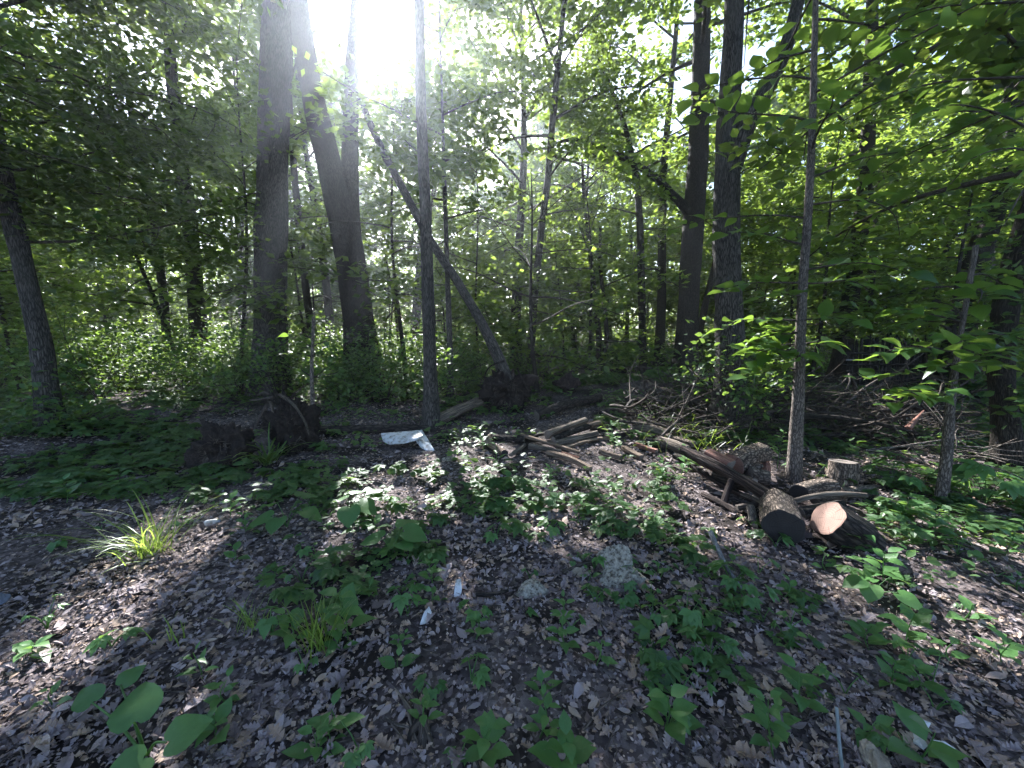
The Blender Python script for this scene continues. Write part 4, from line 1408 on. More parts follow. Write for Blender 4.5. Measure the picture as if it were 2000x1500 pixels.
plog('split_log', 'short slanted piece beside the stubby pale log', (998, 890), (1024, 870), 10, 0.03, 0.04, bark='wood_grey', flat=HALF, seed=9, cat='firewood')
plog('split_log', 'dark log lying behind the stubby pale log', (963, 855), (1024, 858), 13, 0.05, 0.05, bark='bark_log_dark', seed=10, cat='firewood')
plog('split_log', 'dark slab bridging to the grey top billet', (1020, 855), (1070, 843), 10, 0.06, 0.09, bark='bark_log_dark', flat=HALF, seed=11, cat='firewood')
plog('split_log', 'thick grey-brown log at the right end of the central heap', (1238, 830), (1301, 846), 22, 0.12, 0.10, bark='wood_grey', flat=[(0.9, 0.6)], seed=12, cat='firewood')
plog('split_log', 'brown log pointing at the camera among lit leaves', (1217, 873), (1251, 892), 16, 0.05, 0.05, bark='wood_split', flat=WEDGE, seed=13, cat='firewood')
plog('split_log', 'short round butt under the thick grey-brown log', (1262, 862), (1292, 868), 20, 0.06, 0.06, bark='bark_log_dark', seed=14, cat='firewood')
plog('split_log', 'thin dark piece behind the fan of billets', (1152, 834), (1196, 840), 10, 0.05, 0.05, bark='bark_log_dark', flat=HALF, seed=15, cat='firewood')
plog('split_log', 'small pale offcut between the two halves of the heap', (1166, 855), (1197, 857), 7, 0.03, 0.03, bark='wood_split', flat=HALF, seed=16, cat='firewood')
for k, (lab, a, b, w, z, mt) in enumerate((
        ('brown quarter log leaning out behind the top grey billet', (1110, 842), (1172, 826), 14, 0.14, 'wood_split'),
        ('thin grey slat at the far left of the central heap', (930, 872), (962, 846), 8, 0.05, 'wood_grey'),
        ('weathered slab lying under the long sunlit lath', (1035, 872), (1095, 884), 13, 0.04, 'wood_grey'),
        ('dark short log between the fan and the thick log', (1186, 850), (1232, 842), 17, 0.07, 'bark_log_dark'),
        ('reddish broken slab near the short round butt', (1240, 866), (1282, 880), 12, 0.06, 'wood_red'),
        ('brown log leading from the heap to the charred beam', (1288, 862), (1342, 880), 20, 0.08, 'wood_grey'),
        ('small dark log tucked below the left end of the beam', (1318, 888), (1362, 902), 18, 0.07, 'bark_log_dark'),
        ('grey round log resting against the thick grey-brown log', (1300, 850), (1352, 866), 17, 0.12, 'bark_log'),
        ('sunlit broken billet beside the log pointing at the camera', (1172, 882), (1214, 894), 12, 0.05, 'wood_split'))):
    plog('split_log', lab, a, b, w, z, z, bark=mt, flat=[HALF, WEDGE, None][k % 3], seed=100 + k, cat='firewood')
for k, (lab, a, b, w, z, mt) in enumerate((
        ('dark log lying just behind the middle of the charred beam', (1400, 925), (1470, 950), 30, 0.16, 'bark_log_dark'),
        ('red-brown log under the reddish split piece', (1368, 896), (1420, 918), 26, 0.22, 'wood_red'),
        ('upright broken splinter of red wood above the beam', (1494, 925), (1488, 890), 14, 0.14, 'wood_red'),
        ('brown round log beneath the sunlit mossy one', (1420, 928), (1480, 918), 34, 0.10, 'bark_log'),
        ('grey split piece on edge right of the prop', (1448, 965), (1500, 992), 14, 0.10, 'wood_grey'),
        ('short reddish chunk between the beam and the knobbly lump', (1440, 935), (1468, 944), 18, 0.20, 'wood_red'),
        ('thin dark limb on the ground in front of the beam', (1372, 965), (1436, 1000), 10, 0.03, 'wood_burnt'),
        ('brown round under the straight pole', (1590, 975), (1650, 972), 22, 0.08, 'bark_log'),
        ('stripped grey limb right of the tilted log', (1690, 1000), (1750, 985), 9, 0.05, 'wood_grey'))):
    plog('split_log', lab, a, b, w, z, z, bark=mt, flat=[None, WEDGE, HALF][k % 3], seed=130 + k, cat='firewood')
# right-hand heap
plog('charred_beam', 'long dark charred beam sloping down to the cut logs', (1336, 878), (1512, 975), 26, 0.32, 0.22, bark='wood_burnt', end='wood_split' if False else 'end_grey', flat=[(1.2, 0.7)], seed=20, cat='timber', rough=0.16, ridge=0.12, taper=1.0)
plog('charred_beam', 'second dark beam under the long charred one', (1352, 908), (1490, 985), 16, 0.16, 0.10, bark='wood_burnt', flat=HALF, seed=21, cat='timber', rough=0.15, ridge=0.1)
plog('prop_stick', 'short dark prop standing under the charred beam', (1429, 938), (1412, 992), 13, 0.22, 0.0, bark='wood_burnt', seed=22, cat='timber', rough=0.12)
plog('branch', 'bent brown branch below the lower end of the beam', (1440, 992), (1508, 980), 11, 0.05, 0.09, bark='stick', seed=23, cat='branch')
plog('split_log', 'reddish split piece lying over the top of the beam', (1382, 882), (1428, 906), 24, 0.36, 0.30, bark='wood_red', flat=[(1.5, 0.4)], seed=24, cat='firewood')
plog('cut_log', 'sunlit mossy log with a pink cut end above the beam', (1430, 908), (1486, 884), 44, 0.22, 0.26, bark='bark_log', end='end_red', seed=25)
plog('cut_log', 'rough knobbly wood lump right of the pink-ended log', (1462, 928), (1500, 934), 36, 0.14, 0.12, bark='bark_log', seed=26, rough=0.25)
pA = G(1530, 1030, 0.14); pA2 = pA + np.array([0.17, 0.30, 0.03])
log('cut_log', 'thick log with flaky bark and a black cut end facing the camera', pA, pA2, wpx(73, pA), wpx(73, pA) * 0.98, 'bark_log', 'end_dark', 30, 26, ridge=0.1)
pB = G(1616, 1012, 0.20)
dB = nrm(np.array([0.62, -0.05, -0.42]))
log('cut_log', 'tilted log showing a round orange-pink cut end', pB, pB + dB * 0.31, wpx(76, pB), wpx(82, pB), 'bark_log_dark', 'end_red', 31, 26, ridge=0.08)
plog('cut_log', 'grey log lying behind the black-ended log', (1560, 962), (1625, 950), 34, 0.13, 0.12, bark='bark_log', end='end_dark', seed=32)
plog('cut_log', 'dark log wedged between the two big cut logs', (1560, 1005), (1640, 990), 30, 0.07, 0.07, bark='bark_log_dark', seed=33)
plog('cut_log', 'low sunlit log beyond the tilted pink-ended log', (1640, 965), (1704, 958), 24, 0.06, 0.06, bark='bark_log', seed=34)
plog('pole', 'straight brown pole laid across the back of the cut logs', (1548, 980), (1692, 968), 10, 0.16, 0.14, bark='wood_grey', seed=35, cat='pole')
pS = G(1638, 958)
log('tree_stump', 'upright grey stump behind the cut logs', pS - np.array([0, 0, 0.05]), pS + np.array([0.035, 0.05, 0.29]), wpx(60, pS), wpx(48, pS), 'bark_log', 'end_grey', 36, 26, cat='stump', ridge=0.22, rough=0.16)
plog('cut_log', 'small upright dead stub in front of the black-ended log', (1472, 1020), (1466, 990), 16, 0.02, 0.10, bark='bark_pale', seed=37)
# fallen logs
plog('fallen_log', 'fallen trunk lying from the slim pole to the root plate', (850, 822), (948, 782), 22, 0.08, 0.14, bark='wood_grey', seed=38, cat='log')
plog('fallen_log', 'mossy fallen trunk lying in leaves left of the slim pole', (625, 842), (838, 838), 20, 0.06, 0.07, bark='bark_log_dark', seed=39, cat='log')
plog('fallen_log', 'old dark log slanting through the cover right of the root plate', (1048, 812), (1172, 766), 18, 0.08, 0.14, bark='bark_log_dark', seed=40, cat='log')
p = G(1108, 755, 0.18)
rt2 = thing('dead_stump', 'small black rotten stump in the cover behind the central heap', 'stump')
v, f = lump(rng, p, 0.2, 14, 0.6, 2.2, (1.1, 0.7, 0.9), 21)
MB().add(v, f).build('wood', [M['wood_burnt']], rt2)
p = G(800, 1400, 0.02)
rs = np.random.default_rng(64)  # rotten wood
rt3 = thing('rotten_root', 'rotten stump root half sunk in the near leaf litter', 'root')
for k in range(15):
    a = G(770 + 62 * rs.random(), 1342 + 40 * rs.random(), 0.01 + 0.05 * rs.random())
    b = G(780 + 70 * rs.random(), 1420 + 70 * rs.random(), -0.01)
    pts_ = np.array([a, a * 0.67 + b * 0.33 + rs.normal(0, 0.014, 3), a * 0.33 + b * 0.67 + rs.normal(0, 0.016, 3), b])
    r0 = 0.006 + 0.012 * rs.random()
    Q, r_, _ = resample(pts_, np.array([0.25, 1.0, 0.8, 0.2]) * r0, 16)
    v, f, bb = tube(Q, r_, 7, 0.45, 16, k * 1.9)
    MB().add(v, f, 0, 0.5, bb).build('root', [M[['wood_grey', 'bark_log_dark', 'stick'][k % 3]]], rt3)

# ------------------------------------------------------------------ brush heap
rs = np.random.default_rng(310)
bp = thing('brush_pile', 'long low heap of dead sticks and brushwood before the right-hand trees', 'brush pile')
stick_meshes = []
for k in range(10):
    P = [np.zeros(3)]
    d = np.array([1.0, 0, 0])
    for s in range(7):
        d = nrm(d + rs.normal(0, 0.16, 3))
        P.append(P[-1] + d / 7)
    Q, r_, _ = resample(P, np.linspace(0.013, 0.004, 8), 12)
    m_ = MB()
    v, f, b = tube(Q, r_, 5, 0.1, 12, k)
    m_.add(v, f, 0, 0.5, b)
    for s in range(int(rs.integers(0, 3))):
        i = int(rs.integers(3, 9))
        dd = nrm(d + rs.normal(0, 0.5, 3))
        v, f, b = tube(np.array([Q[i], Q[i] + dd * 0.15, Q[i] + dd * 0.3 + rs.normal(0, 0.04, 3)]), np.array([0.007, 0.005, 0.003]), 4)
        m_.add(v, f, 0, 0.5, b)
    stick_meshes.append(m_.mesh('stick', [M['stick'] if k % 3 else M['bark_log_dark']], smooth=True))
for k in range(290):
    px = 1230 + 640 * rs.random() ** 0.9
    lo, hi = 765 + 25 * max(0, (px - 1550) / 300), 852 + 40 * max(0, (px - 1500) / 350)
    py = lo + (hi - lo) * rs.random()
    p = G(px, py)
    hgt = 0.5 * math.exp(-((py - (lo + hi) / 2) / 45) ** 2)
    p[2] += 0.03 + hgt * rs.random()
    L = 0.5 + 1.3 * rs.random() ** 1.5
    o = link('stick', stick_meshes[int(rs.integers(10))], bp)
    o.location = p - np.array([L * 0.4, 0, 0])
    o.rotation_euler = (rs.random() * 6, rs.normal(0, 0.36), rs.normal(0, 0.7) + (math.pi if rs.random() < 0.4 else 0))
    tk = 0.9 + 1.6 * rs.random() ** 2
    o.scale = (L, tk, tk)
    if o.rotation_euler[2] > 2:
        o.location.x += L * 0.8
fine = MB()
for k in range(700):
    px = 1230 + 660 * rs.random() ** 0.9
    lo, hi = 765 + 25 * max(0, (px - 1550) / 300), 858 + 40 * max(0, (px - 1500) / 350)
    py = lo + (hi - lo) * rs.random()
    p = G(px, py)
    p[2] += 0.02 + 0.5 * math.exp(-((py - (lo + hi) / 2) / 45) ** 2) * rs.random()
    P = limb_points(rs, p, rs.random() * 6.28, rs.normal(0.05, 0.3), 0.3 + 0.7 * rs.random(), 0.1, 3)
    v, f, b = tube(P, np.linspace(0.006, 0.002, 4), 4, 0)
    fine.add(v, f, 0, 0.5, b)
tag(fine.build('brushwood', [M['bark_twig']], bp), kind='stuff')


def pstick(name, label, pts, w, z, mat='stick', cat='stick', taper=0.5):
    P = np.array([G(x, y, zz) for (x, y), zz in zip(pts, z)])
    R = np.linspace(wpx(w, P.mean(0)), wpx(w, P.mean(0)) * taper, len(P))
    Q, r_, _ = resample(P, R, 22)
    v, f, b = tube(Q, r_, 7, 0.08, 9, px_seed[0])
    px_seed[0] += 1
    m_ = MB().add(v, f, 0, 0.5, b)
    for ring, c in ((v[:7], Q[0]), (v[-7:], Q[-1])):
        cv, cf = fan(ring, c)
        m_.add(cv, cf)
    o = m_.build(name, [M[mat]])
    return tag(o, label, cat)


px_seed = [1.0]
pstick('branch', 'bare pale branch lying along the top of the brush heap', [(1275, 768), (1330, 775), (1400, 780), (1470, 785)], 5, [0.42, 0.45, 0.42, 0.38], 'bark_pale', 'branch')
pstick('branch', 'thick dark bough across the middle of the brush heap', [(1560, 812), (1640, 815), (1720, 828), (1790, 845)], 11, [0.35, 0.4, 0.38, 0.3], 'bark_log_dark', 'branch')
pstick('branch', 'orange broken bough end sticking out of the brush heap', [(1772, 838), (1790, 818), (1806, 800)], 12, [0.32, 0.40, 0.5], 'wood_red', 'branch', 0.15)
pstick('branch', 'curved bare branch low at the right end of the brush heap', [(1690, 880), (1760, 872), (1850, 858), (1925, 845)], 5, [0.3, 0.35, 0.4, 0.42], 'bark_pale', 'branch')
pstick('stick', 'grey bent stick among creeper leaves right of the pale stones', [(1388, 1040), (1402, 1072), (1420, 1110), (1450, 1150)], 11, [0.10, 0.08, 0.06, 0.03], 'stick_grey')
pstick('stick', 'thin brown stick in the litter below the grey bent one', [(1440, 1165), (1478, 1188), (1518, 1220)], 6, [0.02, 0.03, 0.02])
pstick('stick', 'long curved twig in the near litter pointing up right', [(1138, 1428), (1170, 1385), (1215, 1352), (1262, 1338)], 6, [0.02, 0.04, 0.04, 0.03])
pstick('stick', 'dark stick lying against the big pale stone', [(1100, 1118), (1140, 1100), (1185, 1090)], 7, [0.02, 0.03, 0.04], 'bark_twig')
pstick('stick', 'forked pale twig beside the rotten root', [(752, 1402), (775, 1415), (800, 1420), (815, 1428)], 7, [0.02, 0.03, 0.03, 0.02], 'bark_pale')
pstick('stick', 'brown bark strip in front of the small white shard', [(930, 1162), (970, 1160), (1010, 1148)], 9, [0.02, 0.03, 0.02], 'bark_log_dark')
pstick('stick', 'thin twig right of the big pale stone', [(1252, 1098), (1280, 1108), (1305, 1118)], 6, [0.03, 0.03, 0.02], 'bark_pale')
pstick('stick', 'thin wire-like twig in the litter at lower left centre', [(595, 1405), (612, 1432), (622, 1478)], 4, [0.02, 0.05, 0.02], 'bark_pale')
pstick('stick', 'short pale twig on the trodden litter at left', [(60, 1232), (80, 1240), (95, 1243)], 7, [0.02, 0.02, 0.02], 'bark_pale')
pstick('stick', 'sunlit stick lying in plants right of the stump', [(1712, 912), (1735, 920), (1760, 926)], 7, [0.06, 0.06, 0.05], 'bark_pale')
pstick('stick', 'brown stick crossing the lit litter at the right edge', [(1945, 1130), (1975, 1150), (2005, 1168)], 7, [0.03, 0.03, 0.03])
pstick('metal_rod', 'thin grey-green rod standing in plants at the bottom edge', [(1646, 1510), (1639, 1450), (1634, 1382)], 6, [0.0, 0.12, 0.24], 'rod', 'rod', 0.9)
# dead twigs round the knobbly sapling
rs = np.random.default_rng(611)
dt = thing('dead_branch', 'tangle of pale dead twigs around the knobbly small sapling', 'branch')
cc = G(1850, 905, 0.2)
for k in range(26):
    a = rs.random() * 6.28
    P = limb_points(rs, cc + rs.normal(0, 0.12, 3) * np.array([1, 1, 1.0]), a, rs.normal(0.25, 0.35), 0.35 + 0.5 * rs.random(), 0.1)
    Q, r_, _ = resample(P, np.linspace(0.008, 0.003, len(P)), 10)
    v, f, b = tube(Q, r_, 5, 0)
    MB().add(v, f, 0, 0.5, b).build('twig', [M['bark_pale']], dt)

# ------------------------------------------------------------------ stones and rubbish


def stone(label, px, py, w, h, mat='stone', seed=0, squash=(1, 0.8, 0.7), lift=0.35):
    p = G(px, py)
    rad = wpx(w, p)
    sub = 22
    la, lo = np.linspace(0.02, np.pi - 0.02, sub), np.linspace(0, 2 * np.pi, sub * 2, endpoint=False)
    A, B = np.meshgrid(la, lo, indexing='ij')
    d = np.stack([np.sin(A) * np.cos(B), np.sin(A) * np.sin(B), np.cos(A)], -1)
    rs_ = np.random.default_rng(seed)
    pl = nrm(rs_.normal(0, 1, (22, 3)))
    rr = np.min(np.clip((0.62 + 0.38 * rs_.random(22)) / np.maximum(d @ pl.T, 0.05), 0, 1.25), -1)
    rr = rr * (1 + 0.10 * NZ.fbm(d * 4 + seed, 1.0, 3) + 0.06 * NZ2.fbm(d * 11 + seed, 1.0, 2))
    v = (d * rr[..., None] * rad * np.array(squash) + p + np.array([0, 0, rad * squash[2] * lift])).reshape(-1, 3)
    kk = sub * 2
    i_, j_ = np.arange(sub - 1)[:, None] * kk, np.arange(kk)[None, :]
    f = np.stack([i_ + j_, i_ + kk + j_, i_ + kk + (j_ + 1) % kk, i_ + (j_ + 1) % kk], -1).reshape(-1, 4)
    o = MB().add(v, f).build('stone', [M[mat]], None, smooth=False)
    return tag(o, label, 'stone')


stone('big pale pitted stone lower of the stacked pair', 1214, 1136, 104, 60, 'stone', 3, (1.05, 0.7, 0.55), 0.2)
stone('small rounded pale stone leaning on top of the big one', 1200, 1118, 62, 40, 'stone', 9, (0.9, 0.8, 1.25), 0.45)
stone('flat pale stone left of the stacked pair', 1042, 1155, 70, 40, 'stone', 15, (1, 0.7, 0.5), 0.2)
stone('blue-grey stone sunk in the litter near the bottom', 1296, 1296, 44, 40, 'stone_blue', 21, (1, 0.8, 0.6), 0.2)
stone('tan rounded stone cut by the bottom edge', 1708, 1492, 62, 60, 'stone_tan', 27, (0.9, 0.9, 0.8), 0.3)
stone('small flat pale stone in the litter above the creeper rosette', 882, 898, 30, 12, 'stone', 33, (1, 0.6, 0.35), 0.4)
stone('dull grey stone half buried beside the big pale stone', 1128, 1120, 48, 20, 'stone_tan', 39, (1, 0.6, 0.35), 0.2)
stone('small bluish stone at the far left edge of the trodden litter', 4, 1178, 26, 40, 'stone_blue', 45, (1, 0.8, 1.2), 0.5)


def sheet(name, label, cat, outline, thick, mat='white', lift=0.05, bend=None, fold=None):
    """a flat scrap: outline in photo pixels laid over the ground, with thickness"""
    P = np.array([G(x, y, (lift[i] if hasattr(lift, '__len__') else lift)) for i, (x, y) in enumerate(outline)])
    n = len(P)
    V = np.concatenate([P, P - np.array([0, 0, thick])])
    c = P.mean(0)
    m_ = MB()
    cv, cf = fan(P, c)
    m_.add(cv, cf)
    cv, cf = fan(P - np.array([0, 0, thick]), c - np.array([0, 0, thick]))
    m_.add(cv, cf[:, ::-1])
    j = np.arange(n)
    m_.add(V, np.stack([j, n + j, n + (j + 1) % n, (j + 1) % n], -1))
    o = m_.build(name, [M[mat]], None, smooth=False)
    return tag(o, label, cat) if label else o


ws = thing('plastic_sheet', 'bent white plastic panel lying at the foot of the slim pole', 'plastic panel')
o = sheet('panel', None, None, [(744, 846), (820, 840), (826, 850), (812, 856), (790, 862), (760, 864), (748, 858)], 0.03, 'white', [0.16, 0.2, 0.2, 0.17, 0.13, 0.10, 0.12])
o.parent = ws
o = sheet('flap', None, None, [(812, 843), (824, 839), (836, 858), (848, 878), (836, 880), (822, 872), (813, 860)], 0.02, 'white', [0.2, 0.21, 0.12, 0.03, 0.02, 0.06, 0.13])
o.parent = ws
sheet('plastic_shard', 'white upright shard in the litter left of the flat pale stone', 'litter', [(886, 1165), (890, 1132), (900, 1130), (902, 1150), (899, 1166)], 0.01, 'white', [0.01, 0.09, 0.09, 0.05, 0.01])
sheet('paper_scrap', 'crumpled white scrap below the upright shard', 'litter', [(820, 1218), (828, 1196), (838, 1184), (843, 1196), (838, 1208), (830, 1216)], 0.008, 'white', [0.02, 0.05, 0.07, 0.05, 0.04, 0.02])
wr = thing('wrapper', 'torn white wrapper beneath leaves near the bottom right', 'litter')
o = sheet('flap', None, None, [(1776, 1402), (1800, 1404), (1818, 1412), (1812, 1424), (1792, 1418)], 0.006, 'white', [0.04, 0.06, 0.05, 0.03, 0.03]); o.parent = wr
o = sheet('flap', None, None, [(1782, 1422), (1796, 1430), (1812, 1455), (1804, 1462), (1784, 1448)], 0.006, 'white', [0.03, 0.05, 0.06, 0.03, 0.03]); o.parent = wr
o = sheet('flap', None, None, [(1818, 1444), (1845, 1448), (1866, 1462), (1858, 1476), (1834, 1472), (1816, 1458)], 0.008, 'white', [0.05, 0.06, 0.05, 0.03, 0.03, 0.04]); o.parent = wr
# small plastic bottle
pb = G(400, 1022, 0.03)
bt = thing('plastic_bottle', 'small white plastic bottle lying beside the bright grass tuft', 'bottle')
d = nrm(np.array([1.0, 0.25, 0.05]))
L = 0.12
prof = [(0, 0.0), (0.003, 0.020), (0.02, 0.024), (0.075, 0.024), (0.09, 0.018), (0.098, 0.010)]
v, f, b = tube(np.array([pb + d * s for s, _ in prof]), np.array([max(r, .001) for _, r in prof]), 14)
MB().add(v, f, 0, 0.5, b).build('body', [M['white']], bt)
v, f, b = tube(np.array([pb + d * 0.097, pb + d * 0.099, pb + d * 0.114, pb + d * 0.1145]), np.array([0.008, 0.0115, 0.0115, 0.001]), 12)
MB().add(v, f, 0, 0.5, b).build('cap', [M['stone_blue']], bt)

# ------------------------------------------------------------------ old stake fence in the right distance
fe = thing('stake_fence', 'old dark stake fence in the right distance beyond the leaning trunk', 'fence')
rs = np.random.default_rng(808)
p0, p1 = G(1655, 722), G(1812, 722)
Yf = 10.6
for k in range(30):
    t = k / 29
    px = 1655 + 155 * t
    top = 672 - 18 * math.sin(math.pi * min(1, t * 1.1)) + rs.normal(0, 6)
    a, b = AT(px, 730, Yf + rs.normal(0, 0.05)), AT(px + rs.normal(0, 3), top, Yf)
    a[2] = float(height(a[0], a[1])) - 0.1
    w = 0.030 + 0.018 * rs.random()
    Q = np.array([a, a * 0.5 + b * 0.5, b * 0.94 + a * 0.06, b])
    v, f, bb = tube(Q, np.array([w, w, w * 0.95, w * 0.25]), 6, 0.1, 9, k)
    MB().add(v, f, 0, 0.5, bb).build('stake', [M['fence']], fe)
for py, w, mat, x0, x1 in ((690, 0.035, 'fence', 1645, 1815), (712, 0.03, 'fence', 1645, 1815), (703, 0.018, 'rail', 1652, 1720)):
    a, b = AT(x0, py, Yf - 0.12), AT(x1, py, Yf - 0.12)
    v, f, bb = tube(np.linspace(a, b, 6), np.full(6, w), 6, 0.05, 5)
    MB().add(v, f, 0, 0.5, bb).build('rail', [M[mat]], fe)

# ------------------------------------------------------------------ grass tufts


def grass(label, px, py, n, L, w, seed, lean=0.6, group=None, mat='grass', spread=1.0):
    rs = np.random.default_rng(seed)
    p = G(px, py)
    m_ = MB()
    for k in range(n):
        a = rs.random() * 6.28
        l = L * (0.55 + 0.6 * rs.random())
        st = p + np.array([rs.normal(0, 0.035) * spread, rs.normal(0, 0.03) * spread, -0.01])
        d = nrm(np.array([math.cos(a) * lean * rs.random(), math.sin(a) * lean * rs.random(), 1.0]))
        P = [st]
        for s in range(7):
            d = nrm(d + np.array([math.cos(a), math.sin(a), 0]) * 0.10 * lean + np.array([0, 0, -0.10 * lean * s / 3]))
            P.append(P[-1] + d * l / 7)
        P = np.array(P)
        sd = nrm(np.cross([math.cos(a), math.sin(a), 0], [0, 0, 1.0]) + rs.normal(0, 0.3, 3))
        ww = w * np.array([0.8, 1, 1, 0.95, 0.85, 0.65, 0.4, 0.06]) * 0.5
        V = np.concatenate([P - sd * ww[:, None], P + sd * ww[:, None] + np.array([0, 0, 0.001])])
        i = np.arange(7)
        m_.add(V, np.stack([i, i + 8, i + 9, i + 1], -1), 0, float(rs.random()))
    o = m_.build('grass_tuft', [M[mat]], None, smooth=True)
    return tag(o, label, 'grass tuft', group)


grass('bright backlit grass tuft on the trodden litter at left', 300, 1085, 75, 0.58, 0.009, 1, 1.0, spread=1.7)
grass('arching strap-leaved grass tuft under the dark upturned clod', 525, 905, 40, 0.62, 0.02, 2, 1.2)
grass('tall thin grass tuft among herbs left of the bare litter', 620, 1270, 46, 0.36, 0.007, 3, 0.45)
grass('short wispy grass tuft left of the tall thin one', 495, 1230, 34, 0.20, 0.005, 4, 0.6)
grass('long grass tuft growing before the thick pale grey trunk', 1375, 780, 130, 0.5, 0.009, 5, 0.8, mat='canopy', spread=13)
grass('thin upright grass shoots in the dark by the near left seedling', 340, 1260, 10, 0.18, 0.006, 6, 0.4)

# ------------------------------------------------------------------ herbs and seedlings with separate leaves


def herb(label, px, py, kind, size, h, n, seed, leafmat='herb', name='herb', cat='plant', group=None, lean=(0, 0)):
    """kind five/three: a rosette of compound leaves on stalks; ovate/lance/heart/broad: leaves in pairs up a stem"""
    rs = np.random.default_rng(seed)
    p = G(px, py)
    root = thing(name, label, cat, p, group)
    loc = np.array(p)
    if kind in ('five', 'three', 'heart'):
        for k in range(n):
            a = k * 2.4 + rs.normal(0, 0.4)
            hh = h * (0.6 + 0.6 * rs.random())
            out = h * (0.35 + 0.5 * rs.random()) if n > 1 else 0.02
            tip = loc + np.array([math.cos(a) * out + lean[0], math.sin(a) * out + lean[1], hh])
            mid = loc + np.array([math.cos(a) * out * 0.35, math.sin(a) * out * 0.35, hh * 0.65])
            Q, r_, _ = resample(np.array([loc, mid, tip]), np.array([0.004, 0.003, 0.002]), 7)
            v, f, b = tube(Q - loc, r_, 4, 0)
            so_ = MB().add(v, f, 0, 0.5, b).build('stem', [M['herb']], root)
            nor = nrm(np.array([math.cos(a) * 0.35, math.sin(a) * 0.35, 1.0]) + rs.normal(0, 0.15, 3))
            put_leaf(so_, kind, leafmat, tip, nor, np.array([math.cos(a), math.sin(a), -0.15]), size * (0.8 + 0.4 * rs.random()), int(rs.integers(4)), origin=loc)
    else:
        lx, ly = rs.normal(0, 0.12, 2)
        top = loc + np.array([lx * h + lean[0], ly * h + lean[1], h])
        Q, r_, _ = resample(np.array([loc, (loc + top) / 2 + rs.normal(0, 0.015, 3), top]), np.array([0.0045, 0.0035, 0.002]), 9)
        v, f, b = tube(Q - loc, r_, 4, 0)
        so_ = MB().add(v, f, 0, 0.5, b).build('stem', [M['herb']], root)
        for k in range(n):
            t = 0.22 + 0.78 * (k // 2) / max(1, (n - 1) // 2)
            i = min(8, int(round(t * 8)))
            a = (k // 2) * 1.57 + (k % 2) * math.pi + rs.normal(0, 0.25)
            s = size * (1.1 - 0.5 * t) * (0.8 + 0.4 * rs.random())
            head = np.array([math.cos(a), math.sin(a), 0.15 + 0.3 * t - 0.1])
            nor = nrm(np.array([-math.cos(a) * 0.25, -math.sin(a) * 0.25, 1.0]) + rs.normal(0, 0.15, 3))
            put_leaf(so_, kind, leafmat, Q[i] + nrm(head) * 0.012, nor, head, s, int(rs.integers(4)), origin=loc)
    return root


